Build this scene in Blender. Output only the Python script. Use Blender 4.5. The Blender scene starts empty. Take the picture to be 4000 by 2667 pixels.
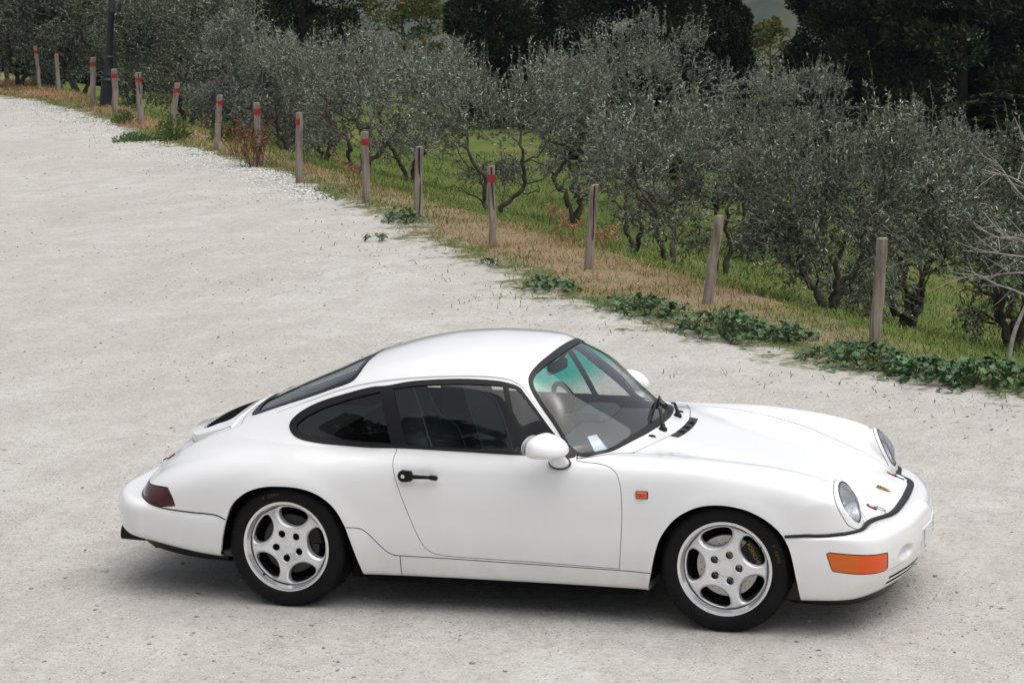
import bpy, math, random
import numpy as np
from mathutils import Matrix, Vector
random.seed(7); RNG = np.random.default_rng(7)
S = bpy.context.scene
COL = S.collection
# ------------------------------------------------------------------ camera, sky, sun, exposure
cam_d = bpy.data.cameras.new("camera"); cam = bpy.data.objects.new("camera", cam_d); COL.objects.link(cam)
def cam_matrix(pos, az, el, roll):
    f = np.array([math.sin(az)*math.cos(el), math.cos(az)*math.cos(el), math.sin(el)])
    r0 = np.cross(f, [0,0,1.0]); r0 /= np.linalg.norm(r0); u0 = np.cross(r0, f)
    R = math.cos(roll)*r0 + math.sin(roll)*u0; U = -math.sin(roll)*r0 + math.cos(roll)*u0
    return Matrix([[R[0],U[0],-f[0],pos[0]],[R[1],U[1],-f[1],pos[1]],[R[2],U[2],-f[2],pos[2]],[0,0,0,1]])
cam.matrix_world = cam_matrix((3.4667,-11.6758,3.3775), -0.300242, -0.171567, -0.028726)
cam_d.lens = 83.537; cam_d.sensor_width = 36.0
cam_d.clip_start = .1; cam_d.clip_end = 6000
S.camera = cam
W = bpy.data.worlds.new("World"); S.world = W; W.use_nodes = True
wn = W.node_tree
sky_n = wn.nodes.new('ShaderNodeTexSky'); sky_n.sky_type = 'NISHITA'; sky_n.sun_disc = False
SUN_EL, SUN_AZ = math.radians(72), math.radians(95)      # azimuth clockwise from +Y
sky_n.sun_elevation = SUN_EL; sky_n.sun_rotation = SUN_AZ
sky_n.dust_density = 4.0; sky_n.air_density = 1.0; sky_n.ozone_density = 1.0
hs = wn.nodes.new('ShaderNodeHueSaturation'); hs.inputs['Saturation'].default_value = .32     # overcast: nearly grey
wn.links.new(sky_n.outputs[0], hs.inputs['Color']); wn.links.new(hs.outputs[0], wn.nodes['Background'].inputs[0])
wn.nodes['Background'].inputs[1].default_value = .10
sun_d = bpy.data.lights.new("sun", 'SUN'); sun_d.energy = 1.35; sun_d.angle = math.radians(90); sun_d.color = (1.0,.97,.93)
sun = bpy.data.objects.new("sun", sun_d); COL.objects.link(sun)
sdir = Vector((math.sin(SUN_AZ)*math.cos(SUN_EL), math.cos(SUN_AZ)*math.cos(SUN_EL), math.sin(SUN_EL)))
sun.rotation_euler = sdir.to_track_quat('Z','Y').to_euler(); sun.location = (0,0,30)
S.view_settings.view_transform = 'Standard'; S.view_settings.look = 'None'
S.view_settings.exposure = 0.58; S.view_settings.gamma = 1.0; S.view_settings.use_curve_mapping = False
# ------------------------------------------------------------------ helpers
def obj(name, V, F, mat=None, parent=None, smooth=False, normals=None, kind=None):
    me = bpy.data.meshes.new(name)
    V = np.asarray(V, float)
    if isinstance(F, np.ndarray):
        n, k = F.shape
        me.vertices.add(len(V)); me.vertices.foreach_set('co', V.ravel())
        me.loops.add(n*k); me.loops.foreach_set('vertex_index', F.ravel().astype(np.int32))
        me.polygons.add(n); me.polygons.foreach_set('loop_start', np.arange(0,n*k,k,dtype=np.int32))
        me.update(calc_edges=True)
    else:
        me.from_pydata(V.tolist(), [], [list(map(int,f)) for f in F])
    if smooth: me.polygons.foreach_set('use_smooth', np.ones(len(me.polygons),bool))
    if normals is not None: me.normals_split_custom_set_from_vertices(np.asarray(normals).tolist())
    if mat: me.materials.append(mat)
    o = bpy.data.objects.new(name, me); COL.objects.link(o)
    if parent: o.parent = parent
    if kind: o['kind'] = kind
    return o
def empty(name, loc=(0,0,0), rz=0):
    o = bpy.data.objects.new(name, None); COL.objects.link(o); o.location = loc; o.rotation_euler = (0,0,rz); o.empty_display_size=.2
    return o
def tag(o, label, cat, group=None, kind=None):
    o['label'] = label; o['category'] = cat
    if group: o['group'] = group
    if kind: o['kind'] = kind
    return o
class MB:
    """collects pieces of one mesh"""
    def __init__(s): s.V=[]; s.F=[]; s.n=0
    def add(s, V, F):
        V=np.asarray(V,float); s.V.append(V); s.F += [[int(i)+s.n for i in f] for f in F]; s.n += len(V); return s
    def box(s, c, d, R=None):
        c=np.array(c,float); d=np.array(d,float)/2
        v=np.array([[x,y,z] for x in(-1,1) for y in(-1,1) for z in(-1,1)])*d
        if R is not None: v=v@np.asarray(R).T
        return s.add(v+c,[(0,1,3,2),(4,6,7,5),(0,4,5,1),(2,3,7,6),(0,2,6,4),(1,5,7,3)])
    def bbox(s, c, d, b, R=None):
        """bevelled box"""
        c=np.array(c,float); h=np.array(d,float)/2; V=[];ids={}
        for x in(-1,1):
            for y in(-1,1):
                for z in(-1,1):
                    for a in range(3):
                        p=np.array([x,y,z])*(h-b); p[a]=np.array([x,y,z])[a]*h[a]; ids[(x,y,z,a)]=len(V); V.append(p)
        F=[]
        for a in range(3):
            o1,o2=(a+1)%3,(a+2)%3
            for sg in(-1,1):
                q=[]
                for u,v in((-1,-1),(1,-1),(1,1),(-1,1)):
                    k=[0,0,0];k[a]=sg;k[o1]=u;k[o2]=v;q.append(ids[(*k,a)])
                F.append(q if sg>0 else q[::-1])
        for a in range(3):
            o1,o2=(a+1)%3,(a+2)%3
            for u in(-1,1):
                for v in(-1,1):
                    k0=[0,0,0];k1=[0,0,0];k0[a]=-1;k1[a]=1
                    for k in(k0,k1):k[o1]=u;k[o2]=v
                    q=[ids[(*k0,o1)],ids[(*k1,o1)],ids[(*k1,o2)],ids[(*k0,o2)]]
                    F.append(q if u*v<0 else q[::-1])
        for x in(-1,1):
            for y in(-1,1):
                for z in(-1,1):
                    q=[ids[(x,y,z,a)] for a in range(3)]; F.append(q if x*y*z>0 else q[::-1])
        V=np.array(V)
        if R is not None: V=V@np.asarray(R).T
        return s.add(V+c,F)
    def tube(s, pts, rad, n=8, cap=True, up=None):
        pts=np.asarray(pts,float); m=len(pts); rad=np.broadcast_to(np.asarray(rad,float).reshape(-1,1) if np.ndim(rad)<=1 else rad,(m,2)) if np.ndim(rad)<2 else np.asarray(rad)
        T=np.gradient(pts,axis=0); T/=np.maximum(np.linalg.norm(T,axis=1,keepdims=True),1e-9)
        ref=np.array(up if up is not None else ([0,0,1.0] if abs(T[0,2])<.9 else [1.0,0,0]))
        V=[];a=np.linspace(0,2*np.pi,n,endpoint=False)
        for i in range(m):
            A=np.cross(T[i],ref); L=np.linalg.norm(A)
            A=A/L if L>1e-6 else np.array([1.,0,0]); B=np.cross(A,T[i])
            if up is None: ref=B
            V.append(pts[i]+np.outer(np.cos(a)*rad[i][0],A)+np.outer(np.sin(a)*rad[i][1],B))
        F=[]
        for i in range(m-1):
            for j in range(n):
                k=(j+1)%n; F.append((i*n+j,i*n+k,(i+1)*n+k,(i+1)*n+j))
        if cap: F.append(tuple(range(n))[::-1]); F.append(tuple(range((m-1)*n,m*n)))
        return s.add(np.concatenate(V),F)
    def lathe(s, prof, n=48, axis='z', c=(0,0,0)):
        prof=np.asarray(prof,float); a=np.linspace(0,2*np.pi,n,endpoint=False); V=[]
        for r,h in prof:
            x,y=r*np.cos(a),r*np.sin(a); q=np.full(n,h)
            V.append(np.stack([x,y,q],1) if axis=='z' else np.stack([x,q,y],1))
        F=[]
        for i in range(len(prof)-1):
            for j in range(n):
                k=(j+1)%n; f=(i*n+j,i*n+k,(i+1)*n+k,(i+1)*n+j); F.append(f if axis=='z' else f[::-1])
        return s.add(np.concatenate(V)+np.array(c,float),F)
    def prism(s, poly, h0, h1, plane='xz', c=(0,0,0)):
        """extruded polygon: poly in (a,b), extruded along the third axis"""
        P=np.asarray(poly,float); n=len(P)
        def m(h):
            if plane=='xz': return np.stack([P[:,0],np.full(n,h),P[:,1]],1)
            if plane=='xy': return np.stack([P[:,0],P[:,1],np.full(n,h)],1)
            return np.stack([np.full(n,h),P[:,0],P[:,1]],1)
        F=[tuple(range(n))[::-1],tuple(range(n,2*n))]+[(i,(i+1)%n,n+(i+1)%n,n+i) for i in range(n)]
        return s.add(np.concatenate([m(h0),m(h1)])+np.array(c,float),F)
    def xf(s, M):
        M=np.asarray(M,float); s.V=[v@M[:3,:3].T+M[:3,3] for v in s.V]; return s
    def build(s, name, mat=None, parent=None, smooth=False, kind=None, fix=True):
        o=obj(name, np.concatenate(s.V), s.F, mat, parent, smooth, kind=kind)
        if fix:
            import bmesh
            bm=bmesh.new(); bm.from_mesh(o.data); bmesh.ops.recalc_face_normals(bm,faces=bm.faces); bm.to_mesh(o.data); bm.free()
        return o
def autosmooth(o, deg=35):
    me=o.data; me.polygons.foreach_set('use_smooth', np.ones(len(me.polygons),bool))
    me.set_sharp_from_angle(angle=math.radians(deg)); return o
def new_mat(name):
    m=bpy.data.materials.new(name); m.use_nodes=True; nt=m.node_tree; return m,nt,nt.nodes['Principled BSDF']
def pmat(name, col, rough=.5, metal=0, coat=0, spec=.5, bump=None, var=None):
    m,nt,b=new_mat(name)
    b.inputs['Base Color'].default_value=(*col,1); b.inputs['Roughness'].default_value=rough; b.inputs['Metallic'].default_value=metal
    b.inputs['Coat Weight'].default_value=coat; b.inputs['Coat Roughness'].default_value=.03; b.inputs['Specular IOR Level'].default_value=spec
    if var:
        sc,amt=var; tc=nt.nodes.new('ShaderNodeTexCoord'); no=nt.nodes.new('ShaderNodeTexNoise'); no.inputs['Scale'].default_value=sc; no.inputs['Detail'].default_value=6
        nt.links.new(tc.outputs['Object'],no.inputs['Vector'])
        r=nt.nodes.new('ShaderNodeValToRGB'); r.color_ramp.elements[0].position=.3; r.color_ramp.elements[1].position=.7
        r.color_ramp.elements[0].color=(*[c*(1-amt) for c in col],1); r.color_ramp.elements[1].color=(*[min(1,c*(1+amt)) for c in col],1)
        nt.links.new(no.outputs['Fac'],r.inputs[0]); nt.links.new(r.outputs[0],b.inputs['Base Color'])
    if bump:
        sc,st=bump; tc=nt.nodes.new('ShaderNodeTexCoord'); no=nt.nodes.new('ShaderNodeTexNoise'); no.inputs['Scale'].default_value=sc; no.inputs['Detail'].default_value=5
        nt.links.new(tc.outputs['Object'],no.inputs['Vector']); bp=nt.nodes.new('ShaderNodeBump'); bp.inputs['Strength'].default_value=st; bp.inputs['Distance'].default_value=.01
        nt.links.new(no.outputs['Fac'],bp.inputs['Height']); nt.links.new(bp.outputs[0],b.inputs['Normal'])
    return m
def glass_mat(name, tint, ior=1.5, rough=0.0, band=None):
    """thin pane: tinted transparency under a Fresnel reflection"""
    m=bpy.data.materials.new(name); m.use_nodes=True; nt=m.node_tree; nt.nodes.clear()
    out=nt.nodes.new('ShaderNodeOutputMaterial'); mix=nt.nodes.new('ShaderNodeMixShader'); tr=nt.nodes.new('ShaderNodeBsdfTransparent'); gl=nt.nodes.new('ShaderNodeBsdfGlossy')
    f0=((ior-1)/(ior+1))**2; lw=nt.nodes.new('ShaderNodeLayerWeight'); lw.inputs[0].default_value=.5      # Schlick, the same from both faces
    pw=nt.nodes.new('ShaderNodeMath'); pw.operation='POWER'; pw.inputs[1].default_value=5; nt.links.new(lw.outputs['Facing'],pw.inputs[0])
    fr=nt.nodes.new('ShaderNodeMath'); fr.operation='MULTIPLY_ADD'; fr.inputs[1].default_value=1-f0; fr.inputs[2].default_value=f0; nt.links.new(pw.outputs[0],fr.inputs[0])
    gl.inputs['Roughness'].default_value=rough; gl.inputs['Color'].default_value=(1,1,1,1)
    tr.inputs[0].default_value=(*tint,1)
    nt.links.new(fr.outputs[0],mix.inputs[0]); nt.links.new(tr.outputs[0],mix.inputs[1]); nt.links.new(gl.outputs[0],mix.inputs[2]); nt.links.new(mix.outputs[0],out.inputs[0])
    if band:
        z0,z1,col=band; tc=nt.nodes.new('ShaderNodeTexCoord'); sp=nt.nodes.new('ShaderNodeSeparateXYZ'); mr=nt.nodes.new('ShaderNodeMapRange'); mr.interpolation_type='SMOOTHSTEP'
        mr.inputs[1].default_value=z0; mr.inputs[2].default_value=z1
        mx=nt.nodes.new('ShaderNodeMix'); mx.data_type='RGBA'; mx.inputs[6].default_value=(*tint,1); mx.inputs[7].default_value=(*col,1)
        nt.links.new(tc.outputs['Object'],sp.inputs[0]); nt.links.new(sp.outputs[2],mr.inputs[0]); nt.links.new(mr.outputs[0],mx.inputs[0]); nt.links.new(mx.outputs[2],tr.inputs[0])
    return m
def text_mesh(txt, size, name, mat, parent, M, extrude=.0006, shear=0):
    cu=bpy.data.curves.new(name,'FONT'); cu.body=txt; cu.size=size; cu.align_x='CENTER'; cu.align_y='CENTER'; cu.extrude=extrude; cu.shear=shear
    t=bpy.data.objects.new(name+"_tmp",cu); COL.objects.link(t); bpy.context.view_layer.update()
    dg=bpy.context.evaluated_depsgraph_get(); me=bpy.data.meshes.new_from_object(t.evaluated_get(dg)); bpy.data.objects.remove(t); bpy.data.curves.remove(cu)
    me.transform(Matrix(M)); me.materials.clear(); me.materials.append(mat)
    o=bpy.data.objects.new(name,me); COL.objects.link(o)
    if parent: o.parent=parent
    return o
def catmull(P, n=8, closed=False):
    P=np.asarray(P,float); m=len(P); out=[]
    for i in range(m if closed else m-1):
        g=(lambda k: P[k%m]) if closed else (lambda k: P[min(max(k,0),m-1)])
        p0,p1,p2,p3=g(i-1),g(i),g(i+1),g(i+2)
        for t in np.linspace(0,1,n,endpoint=False):
            out.append(.5*((2*p1)+(-p0+p2)*t+(2*p0-5*p1+4*p2-p3)*t*t+(-p0+3*p1-3*p2+p3)*t**3))
    if not closed: out.append(P[-1])
    return np.array(out)
def polysd(px,py,poly):
    """signed distance to a closed polygon, negative inside"""
    P=np.asarray(poly,float); Q=np.roll(P,-1,0); d=np.full(px.shape,1e9); ins=np.zeros(px.shape,bool)
    for (ax,ay),(bx,by) in zip(P,Q):
        ex,ey=bx-ax,by-ay; wx,wy=px-ax,py-ay; L=ex*ex+ey*ey
        t=np.clip((wx*ex+wy*ey)/max(L,1e-12),0,1); dx,dy=wx-t*ex,wy-t*ey; d=np.minimum(d,dx*dx+dy*dy)
        c=((ay<=py)!=(by<=py))
        if by!=ay: ins^= c&(px<ax+(py-ay)*ex/(by-ay))
    d=np.sqrt(d); return np.where(ins,-d,d)
def polyd(px,py,line):
    """distance to an open polyline"""
    P=np.asarray(line,float); d=np.full(px.shape,1e9)
    for (ax,ay),(bx,by) in zip(P[:-1],P[1:]):
        ex,ey=bx-ax,by-ay; wx,wy=px-ax,py-ay; t=np.clip((wx*ex+wy*ey)/max(ex*ex+ey*ey,1e-12),0,1)
        d=np.minimum(d,(wx-t*ex)**2+(wy-t*ey)**2)
    return np.sqrt(d)
# ------------------------------------------------------------------ car body as an implicit surface (car: +x nose, z up, s=|y|)
def pchip(xs, ys):
    xs=np.array(xs,float); ys=np.array(ys,float)
    h=np.diff(xs); d=np.diff(ys)/h
    m=np.zeros_like(ys)
    for i in range(1,len(xs)-1):
        if d[i-1]*d[i]>0:
            w1=2*h[i]+h[i-1]; w2=h[i]+2*h[i-1]
            m[i]=(w1+w2)/(w1/d[i-1]+w2/d[i])
    m[0]=d[0]; m[-1]=d[-1]
    def f(x):
        x=np.clip(x,xs[0],xs[-1])
        i=np.clip(np.searchsorted(xs,x)-1,0,len(xs)-2)
        t=(x-xs[i])/h[i]
        return ((1+2*t)*(1-t)**2*ys[i]+t*(1-t)**2*h[i]*m[i]+t*t*(3-2*t)*ys[i+1]+t*t*(t-1)*h[i]*m[i+1])
    return f
def spl(*k): return pchip([a for a,b in k],[b for a,b in k])
def smax(a,b,k):
    h=np.maximum(k-np.abs(a-b),0)/k
    return np.maximum(a,b)+h*h*k*.25
def smin(a,b,k): return -smax(-a,-b,k)
def sstep(a,b,x):
    t=np.clip((x-a)/(b-a),0,1); return t*t*(3-2*t)
Wm=spl((-2.35,.60),(-2.1,.705),(-1.9,.752),(-1.7,.787),(-1.45,.815),(-1.12,.828),(-.8,.820),(-.5,.804),(-.1,.798),(.3,.800),(.7,.812),(1.0,.823),(1.2,.824),(1.45,.812),(1.65,.790),(1.8,.755),(1.95,.70),(2.1,.64))
Hc=spl((0,.86),(.45,.868),(.66,.850),(.74,.838),(1.0,.782),(1.3,.708),(1.55,.634),(1.78,.553),(1.88,.515),(1.95,.48),(2.1,.40))
Tf=spl((-.6,.84),(0,.838),(.4,.832),(.66,.826),(.95,.824),(1.25,.804),(1.45,.776),(1.6,.735),(1.66,.695),(1.72,.61),(1.785,.50),(1.9,.42))
Rc=spl((-2.3,.40),(-2.16,.50),(-2.10,.575),(-2.0,.685),(-1.9,.757),(-1.8,.812),(-1.7,.852),(-1.6,.88),(-1.5,.895),(-1.3,.88),(-1.0,.86),(-.6,.84),(0,.84))
Rf=spl((-2.3,.36),(-2.1,.49),(-2.0,.565),(-1.9,.625),(-1.8,.672),(-1.65,.725),(-1.5,.765),(-1.3,.80),(-1.1,.818),(-.8,.825),(-.5,.83))
Roof=spl((-2.2,.40),(-2.0,.66),(-1.8,.80),(-1.6,.89),(-1.5,.935),(-1.3,1.022),(-1.1,1.105),(-.95,1.168),(-.8,1.220),(-.65,1.257),(-.45,1.287),(-.25,1.297),(-.08,1.291),(.04,1.277),(.12,1.247),(.66,.874),(.80,.77),(.95,.66))
Sx=spl((0,1.912),(.28,1.896),(.465,1.862),(.60,1.815),(.68,1.77),(.74,1.71),(.79,1.6),(.83,1.4))
Fb=spl((0,2.025),(.27,1.997),(.5,1.942),(.62,1.897),(.70,1.85),(.76,1.785),(.80,1.68),(.83,1.42))
def lower(x,s,z):
    # flank
    wm=Wm(x)
    rear=sstep(-.45,-.95,x)
    up=np.maximum(z-.56,0); lo=np.maximum(.46-z,0)
    w=wm-.62*up**2*(1-.25*rear)-.35*lo**2
    # wheel arch lips
    for xc,amp in ((-1.115,.010),(1.125,.010)):
        d=np.sqrt((x-xc)**2+(z-.292)**2)
        w=w+amp*np.exp(-((d-.36)/.055)**2)
    side=(s-w)
    # top
    b=np.exp(-((s-.615)/.165)**2)
    bb=np.where(s>.615,1.0,b)
    tf=Hc(x)+(Tf(x)-Hc(x))*bb - .034*np.exp(-((s-.46)/.115)**2)*sstep(.60,1.15,x)*(1-.6*sstep(1.45,1.8,x))
    rb=sstep(0.05,.66,s)
    tr=Rc(x)+(Rf(x)-Rc(x))*rb
    m=sstep(-.5,.3,x)
    top=(z-(tr*(1-m)+tf*m))*.93
    kk=.10+.10*rear+.04*sstep(.9,1.6,x)
    F=smax(side,top,kk)
    # ends above bumpers
    xf=x-(Sx(s)-.004) 
    F=smax(F,xf,.03)
    xr=-x-2.15+.34*s*s
    F=smax(F,xr,.06)
    bot=(.185+.06*sstep(-1.2,-1.5,x)+.10*sstep(-1.5,-2.2,x))-z
    F=smax(F,bot,.03)
    return F
def fbump(x,s,z):
    up=np.maximum(z-.43,0); lo=np.maximum(.38-z,0)
    xf=(x-(Fb(s)-.55*lo**2*3.2-.0*up))
    side=s-(Wm(x)+.010-.35*lo**2)
    F=smax(xf,side,.05)
    top=z-(.494+.012*sstep(1.6,1.9,x))
    F=smax(F,top,.016+.069*sstep(1.62,1.88,x))
    F=smax(F,.178-z,.03)
    F=smax(F,1.40-x,.004)
    q=np.sqrt(((x-1.985)/.062)**2+((s-.455)/.105)**2+((z-.345)/.040)**2)-1
    F=smax(F,-q*.04,.012)
    return F
def rbump(x,s,z):
    up=np.maximum(z-.46,0); lo=np.maximum(.40-z,0)
    xr=-(x+2.280)+.85*np.maximum(s-.22,0)**2
    xr=xr+1.2*lo**2
    side=s-(Wm(np.maximum(x,-1.95))+.012-.3*lo**2)
    F=smax(xr,side,.09)
    zt=.492+.012*sstep(-1.6,-2.0,x)
    F=smax(F,z-zt,.07)
    F=smax(F,(.248+.062*sstep(-1.5,-2.15,x))-z,.04)
    F=smax(F,x+1.43,.004)
    return F
def cabin(x,s,z):
    zz=np.maximum(z-.83,0); w=.735-.38*zz-.40*zz**2
    w=w-.13*np.maximum(-.35-x,0)**2-.02*np.maximum(-1.1-x,0)
    side=(s-w)*.9
    sw=.08+.46*np.clip((1.24-z)/.38,0,1)
    fr=sstep(-.5,.1,x)
    xe=x+sw*s*s*fr
    rearsw=.30*sstep(-.6,-1.1,x)
    xe=xe+rearsw*-1*s*s*0.35
    crown=(.34*(s)**2.0*.55+.55*s**4*.6)
    top=(z-(Roof(xe)-crown*(1-.6*sstep(.1,.3,x))))
    g=1/np.sqrt(1+.6*sstep(.05,.2,x))
    F=smax(side,top*g,.09)
    F=smax(F,.70-z,.02)
    return F
def headl(x,s,z):
    # tube with tilted face
    c=np.array([1.712,.614,.628])
    n=np.array([.897,.10,.43]); n/=np.linalg.norm(n)
    dx,ds,dz=x-c[0],s-c[1],z-c[2]
    a=dx*n[0]+ds*n[1]+dz*n[2]
    r=np.sqrt(np.maximum(dx*dx+ds*ds+dz*dz-a*a,1e-9))
    F=smax(r-.1225+.10*a,a,.022)
    F=smax(F,-a-.34,.1)
    return F
def handle(x,s,z):
    return np.sqrt(((x+.385)/.062)**2+((s-.803)/.022)**2+((z-.722)/.036)**2)-1
def body(x,y,z):
    s=np.abs(y)
    F=lower(x,s,z)
    c=cabin(x,s,z)
    k=.035+.09*sstep(-.7,-1.2,x)*sstep(.35,.6,s)
    F=smin(F,c,k)
    F=smin(F,headl(x,s,z),.018)
    F=smin(F,rbump(x,s,z),.008)
    F=smin(F,fbump(x,s,z),.008)
    F=smax(F,-handle(x,s,z)*.02,.012)
    return F
def grad(f,P,h=2e-4):
    x,y,z=P.T
    return np.stack([f(x+h,y,z)-f(x-h,y,z),f(x,y+h,z)-f(x,y-h,z),f(x,y,z+h)-f(x,y,z-h)],1)/(2*h)
def project(f,P,n=4):
    P=P.copy()
    for i in range(n):
        v=f(*P.T); g=grad(f,P); g2=np.maximum((g*g).sum(1),.05)
        st=(v/g2)[:,None]*g
        L=np.linalg.norm(st,axis=1,keepdims=True); st*=np.minimum(1,.02/np.maximum(L,1e-9))
        P-=st
    return P
def surfnet(f,lo,hi,h):
    lo=np.array(lo,float); n=np.ceil((np.array(hi)-lo)/h).astype(int)+1
    ax=[lo[i]+h*np.arange(n[i]) for i in range(3)]
    Z=np.empty(n)
    # coarse cull then fine
    for i0 in range(0,n[0],24):
        X,Y,ZZ=np.meshgrid(ax[0][i0:i0+24],ax[1],ax[2],indexing='ij')
        Z[i0:i0+24]=f(X.ravel(),Y.ravel(),ZZ.ravel()).reshape(X.shape)
    ins=Z<0
    c=np.zeros(n-1,int)
    for a in (0,1):
        for b in (0,1):
            for d in (0,1):
                c+=ins[a:n[0]-1+a,b:n[1]-1+b,d:n[2]-1+d]
    act=(c>0)&(c<8)
    idx=-np.ones(n-1,int); I=np.argwhere(act); idx[act]=np.arange(len(I))
    P=lo+(I+.5)*h
    quads=[]
    for a in range(3):
        b,d=(a+1)%3,(a+2)%3
        s0=[slice(None)]*3;s1=[slice(None)]*3
        s0[a]=slice(0,n[a]-1);s1[a]=slice(1,n[a])
        cross=ins[tuple(s0)]!=ins[tuple(s1)]
        J=np.argwhere(cross)
        ok=(J[:,b]>0)&(J[:,b]<n[b]-1)&(J[:,d]>0)&(J[:,d]<n[d]-1)
        J=J[ok]
        def cell(ob,od):
            K=J.copy();K[:,b]-=ob;K[:,d]-=od;return idx[K[:,0],K[:,1],K[:,2]]
        q=np.stack([cell(1,1),cell(0,1),cell(0,0),cell(1,0)],1)
        flip=~ins[J[:,0],J[:,1],J[:,2]]
        q[flip]=q[flip][:,::-1]
        quads.append(q)
    Q=np.concatenate(quads)
    return P,Q
# ------------------------------------------------------------------ car: cut the body surface into its panels
def build_surface():
    P,Q=surfnet(body,(-2.36,-.0375,.1),(2.1,.92,1.34),.0125)
    Q=Q[(P[Q][:,:,1]>-.02).all(1)]
    P=project(body,P,5)
    T=np.concatenate([Q[:,[0,1,2]],Q[:,[0,2,3]]])
    return P,T
class Cut:
    def __init__(s,P,T): s.P=P; s.T=T; s.L=np.array(['body']*len(T),dtype=object)
    def split(s,f,only):
        m=np.isin(s.L,only) if only is not None else np.ones(len(s.T),bool)
        idx=np.where(m)[0]; 
        if len(idx)==0: return np.zeros(len(s.T),bool)
        used=np.unique(s.T[idx]); v=np.ones(len(s.P)); v[used]=f(s.P[used])
        v[np.abs(v)<2e-5]=2e-5
        tv=v[s.T[idx]]<0; cnt=tv.sum(1); cross=(cnt>0)&(cnt<3)
        ci=idx[cross]; tri=s.T[ci]; neg=tv[cross]; n1=neg.sum(1)
        lone=np.where(n1==1,neg.argmax(1),(~neg).argmax(1))
        r=np.arange(len(ci)); a=tri[r,lone]; b=tri[r,(lone+1)%3]; c=tri[r,(lone+2)%3]
        E=np.concatenate([np.stack([a,b],1),np.stack([a,c],1)]); Es=np.sort(E,1)
        U,inv=np.unique(Es,axis=0,return_inverse=True); inv=inv.reshape(-1)
        if len(U):
            A,B=s.P[U[:,0]],s.P[U[:,1]]; va,vb=v[U[:,0]],v[U[:,1]]; t=(va/(va-vb))[:,None]; N=A+(B-A)*t
            for _ in range(2):
                vn=f(N); neg_a=va<0
                # secant refinement on the edge
                lo=np.where((vn<0)==neg_a,1,0)
                t2=np.where(lo[:,None]==1,t+(1-t)*(vn/(vn-vb+1e-12))[:,None],t*(va/(va-vn+1e-12))[:,None]); t=np.clip(t2,.001,.999); N=A+(B-A)*t
            N=project(body,N,2); base=len(s.P); s.P=np.concatenate([s.P,N]); k=len(ci)
            ab=base+inv[:k]; ac=base+inv[k:]
            lonepos=np.stack([a,ab,ac],1); q1=np.stack([ab,b,c],1); q2=np.stack([ab,c,ac],1)
            lab=s.L[ci]
            keep=np.ones(len(s.T),bool); keep[ci]=False
            side=np.zeros(len(s.T),bool); side[idx]=cnt==3
            ln=n1==1
            s.T=np.concatenate([s.T[keep],lonepos,q1,q2]); s.L=np.concatenate([s.L[keep],lab,lab,lab])
            return np.concatenate([side[keep],ln,~ln,~ln])
        side=np.zeros(len(s.T),bool); side[idx]=cnt==3
        return side
    def cut(s,f,name,only=('body',)):
        i=s.split(f,list(only)); s.L[i]=name
    def seam(s,f,w,only,name='seam'):
        for q in (0,w,-w): s.split(lambda p:f(p)-q,list(only))
        m=np.isin(s.L,list(only)); ix=np.where(m)[0]; c=s.P[s.T[ix]].mean(1); s.L[ix[np.abs(f(c))<w]]=name
    def get(s,names):
        m=np.isin(s.L,names); T=s.T[m]; u,inv=np.unique(T,return_inverse=True); return s.P[u],inv.reshape(T.shape)
    def edge_points(s,f,tol=4e-4,names=None):
        P=s.P if names is None else s.get(names)[0]
        return P[np.abs(f(P))<tol]
REAR_ARCH=[(-1.505,.10),(-1.50,.22),(-1.475,.36),(-1.441,.474),(-1.414,.528),(-1.376,.566),(-1.318,.604),(-1.236,.630),(-1.145,.638),(-1.046,.634),(-.962,.613),(-.893,.575),(-.842,.522),(-.800,.445),(-.760,.32),(-.729,.22),(-.70,.10)]
FRONT_ARCH=[(.745,.10),(.757,.20),(.775,.285),(.796,.377),(.824,.457),(.864,.519),(.909,.567),(.974,.608),(1.039,.631),(1.116,.639),(1.192,.634),(1.261,.618),(1.324,.589),(1.374,.555),(1.424,.502),(1.461,.424),(1.485,.309),(1.506,.19),(1.515,.10)]
DOOR=[(-.543,.92),(-.543,.825),(-.551,.793),(-.55,.761),(-.537,.707),(-.511,.631),(-.479,.546),(-.439,.445),(-.409,.382),(-.378,.34),(-.324,.314),(-.206,.306),(.161,.300),(.615,.291),(.632,.494),(.635,.611),(.627,.700),(.607,.757),(.570,.786),(.512,.80),(.439,.804),(.409,.808),(.388,.82),(.36,.92)]
def door_poly():
    P=DOOR; a=catmull(P[:13],6); b=catmull(P[13:],6); return np.concatenate([a,b])
SIDE_OUT=[(-.634,1.121),(-.728,1.109),(-.843,1.078),(-.991,1.031),(-1.092,.985),(-1.15,.942),(-1.166,.908),(-1.141,.876),(-1.086,.853),(-.978,.839),(-.832,.833),(-.687,.831),(-.499,.836),(-.22,.832),(.111,.826),(.380,.821),(.277,.913),(.180,1.010),(.095,1.096),(.060,1.129),(.007,1.148),(-.082,1.160),(-.268,1.163),(-.492,1.147)]
Q_GLASS=[(-.668,1.092),(-.834,1.049),(-.979,.999),(-1.075,.953),(-1.123,.912),(-1.108,.886),(-1.056,.871),(-.876,.861),(-.575,.855)]
D_GLASS=[(-.601,1.108),(-.48,1.126),(-.379,1.134),(-.264,1.140),(-.14,1.141),(-.027,1.137),(.088,.842),(-.20,.847),(-.492,.851)]
V_GLASS=[(.003,1.133),(.04,1.126),(.072,1.103),(.156,1.016),(.279,.890),(.325,.840),(.116,.841)]
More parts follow.
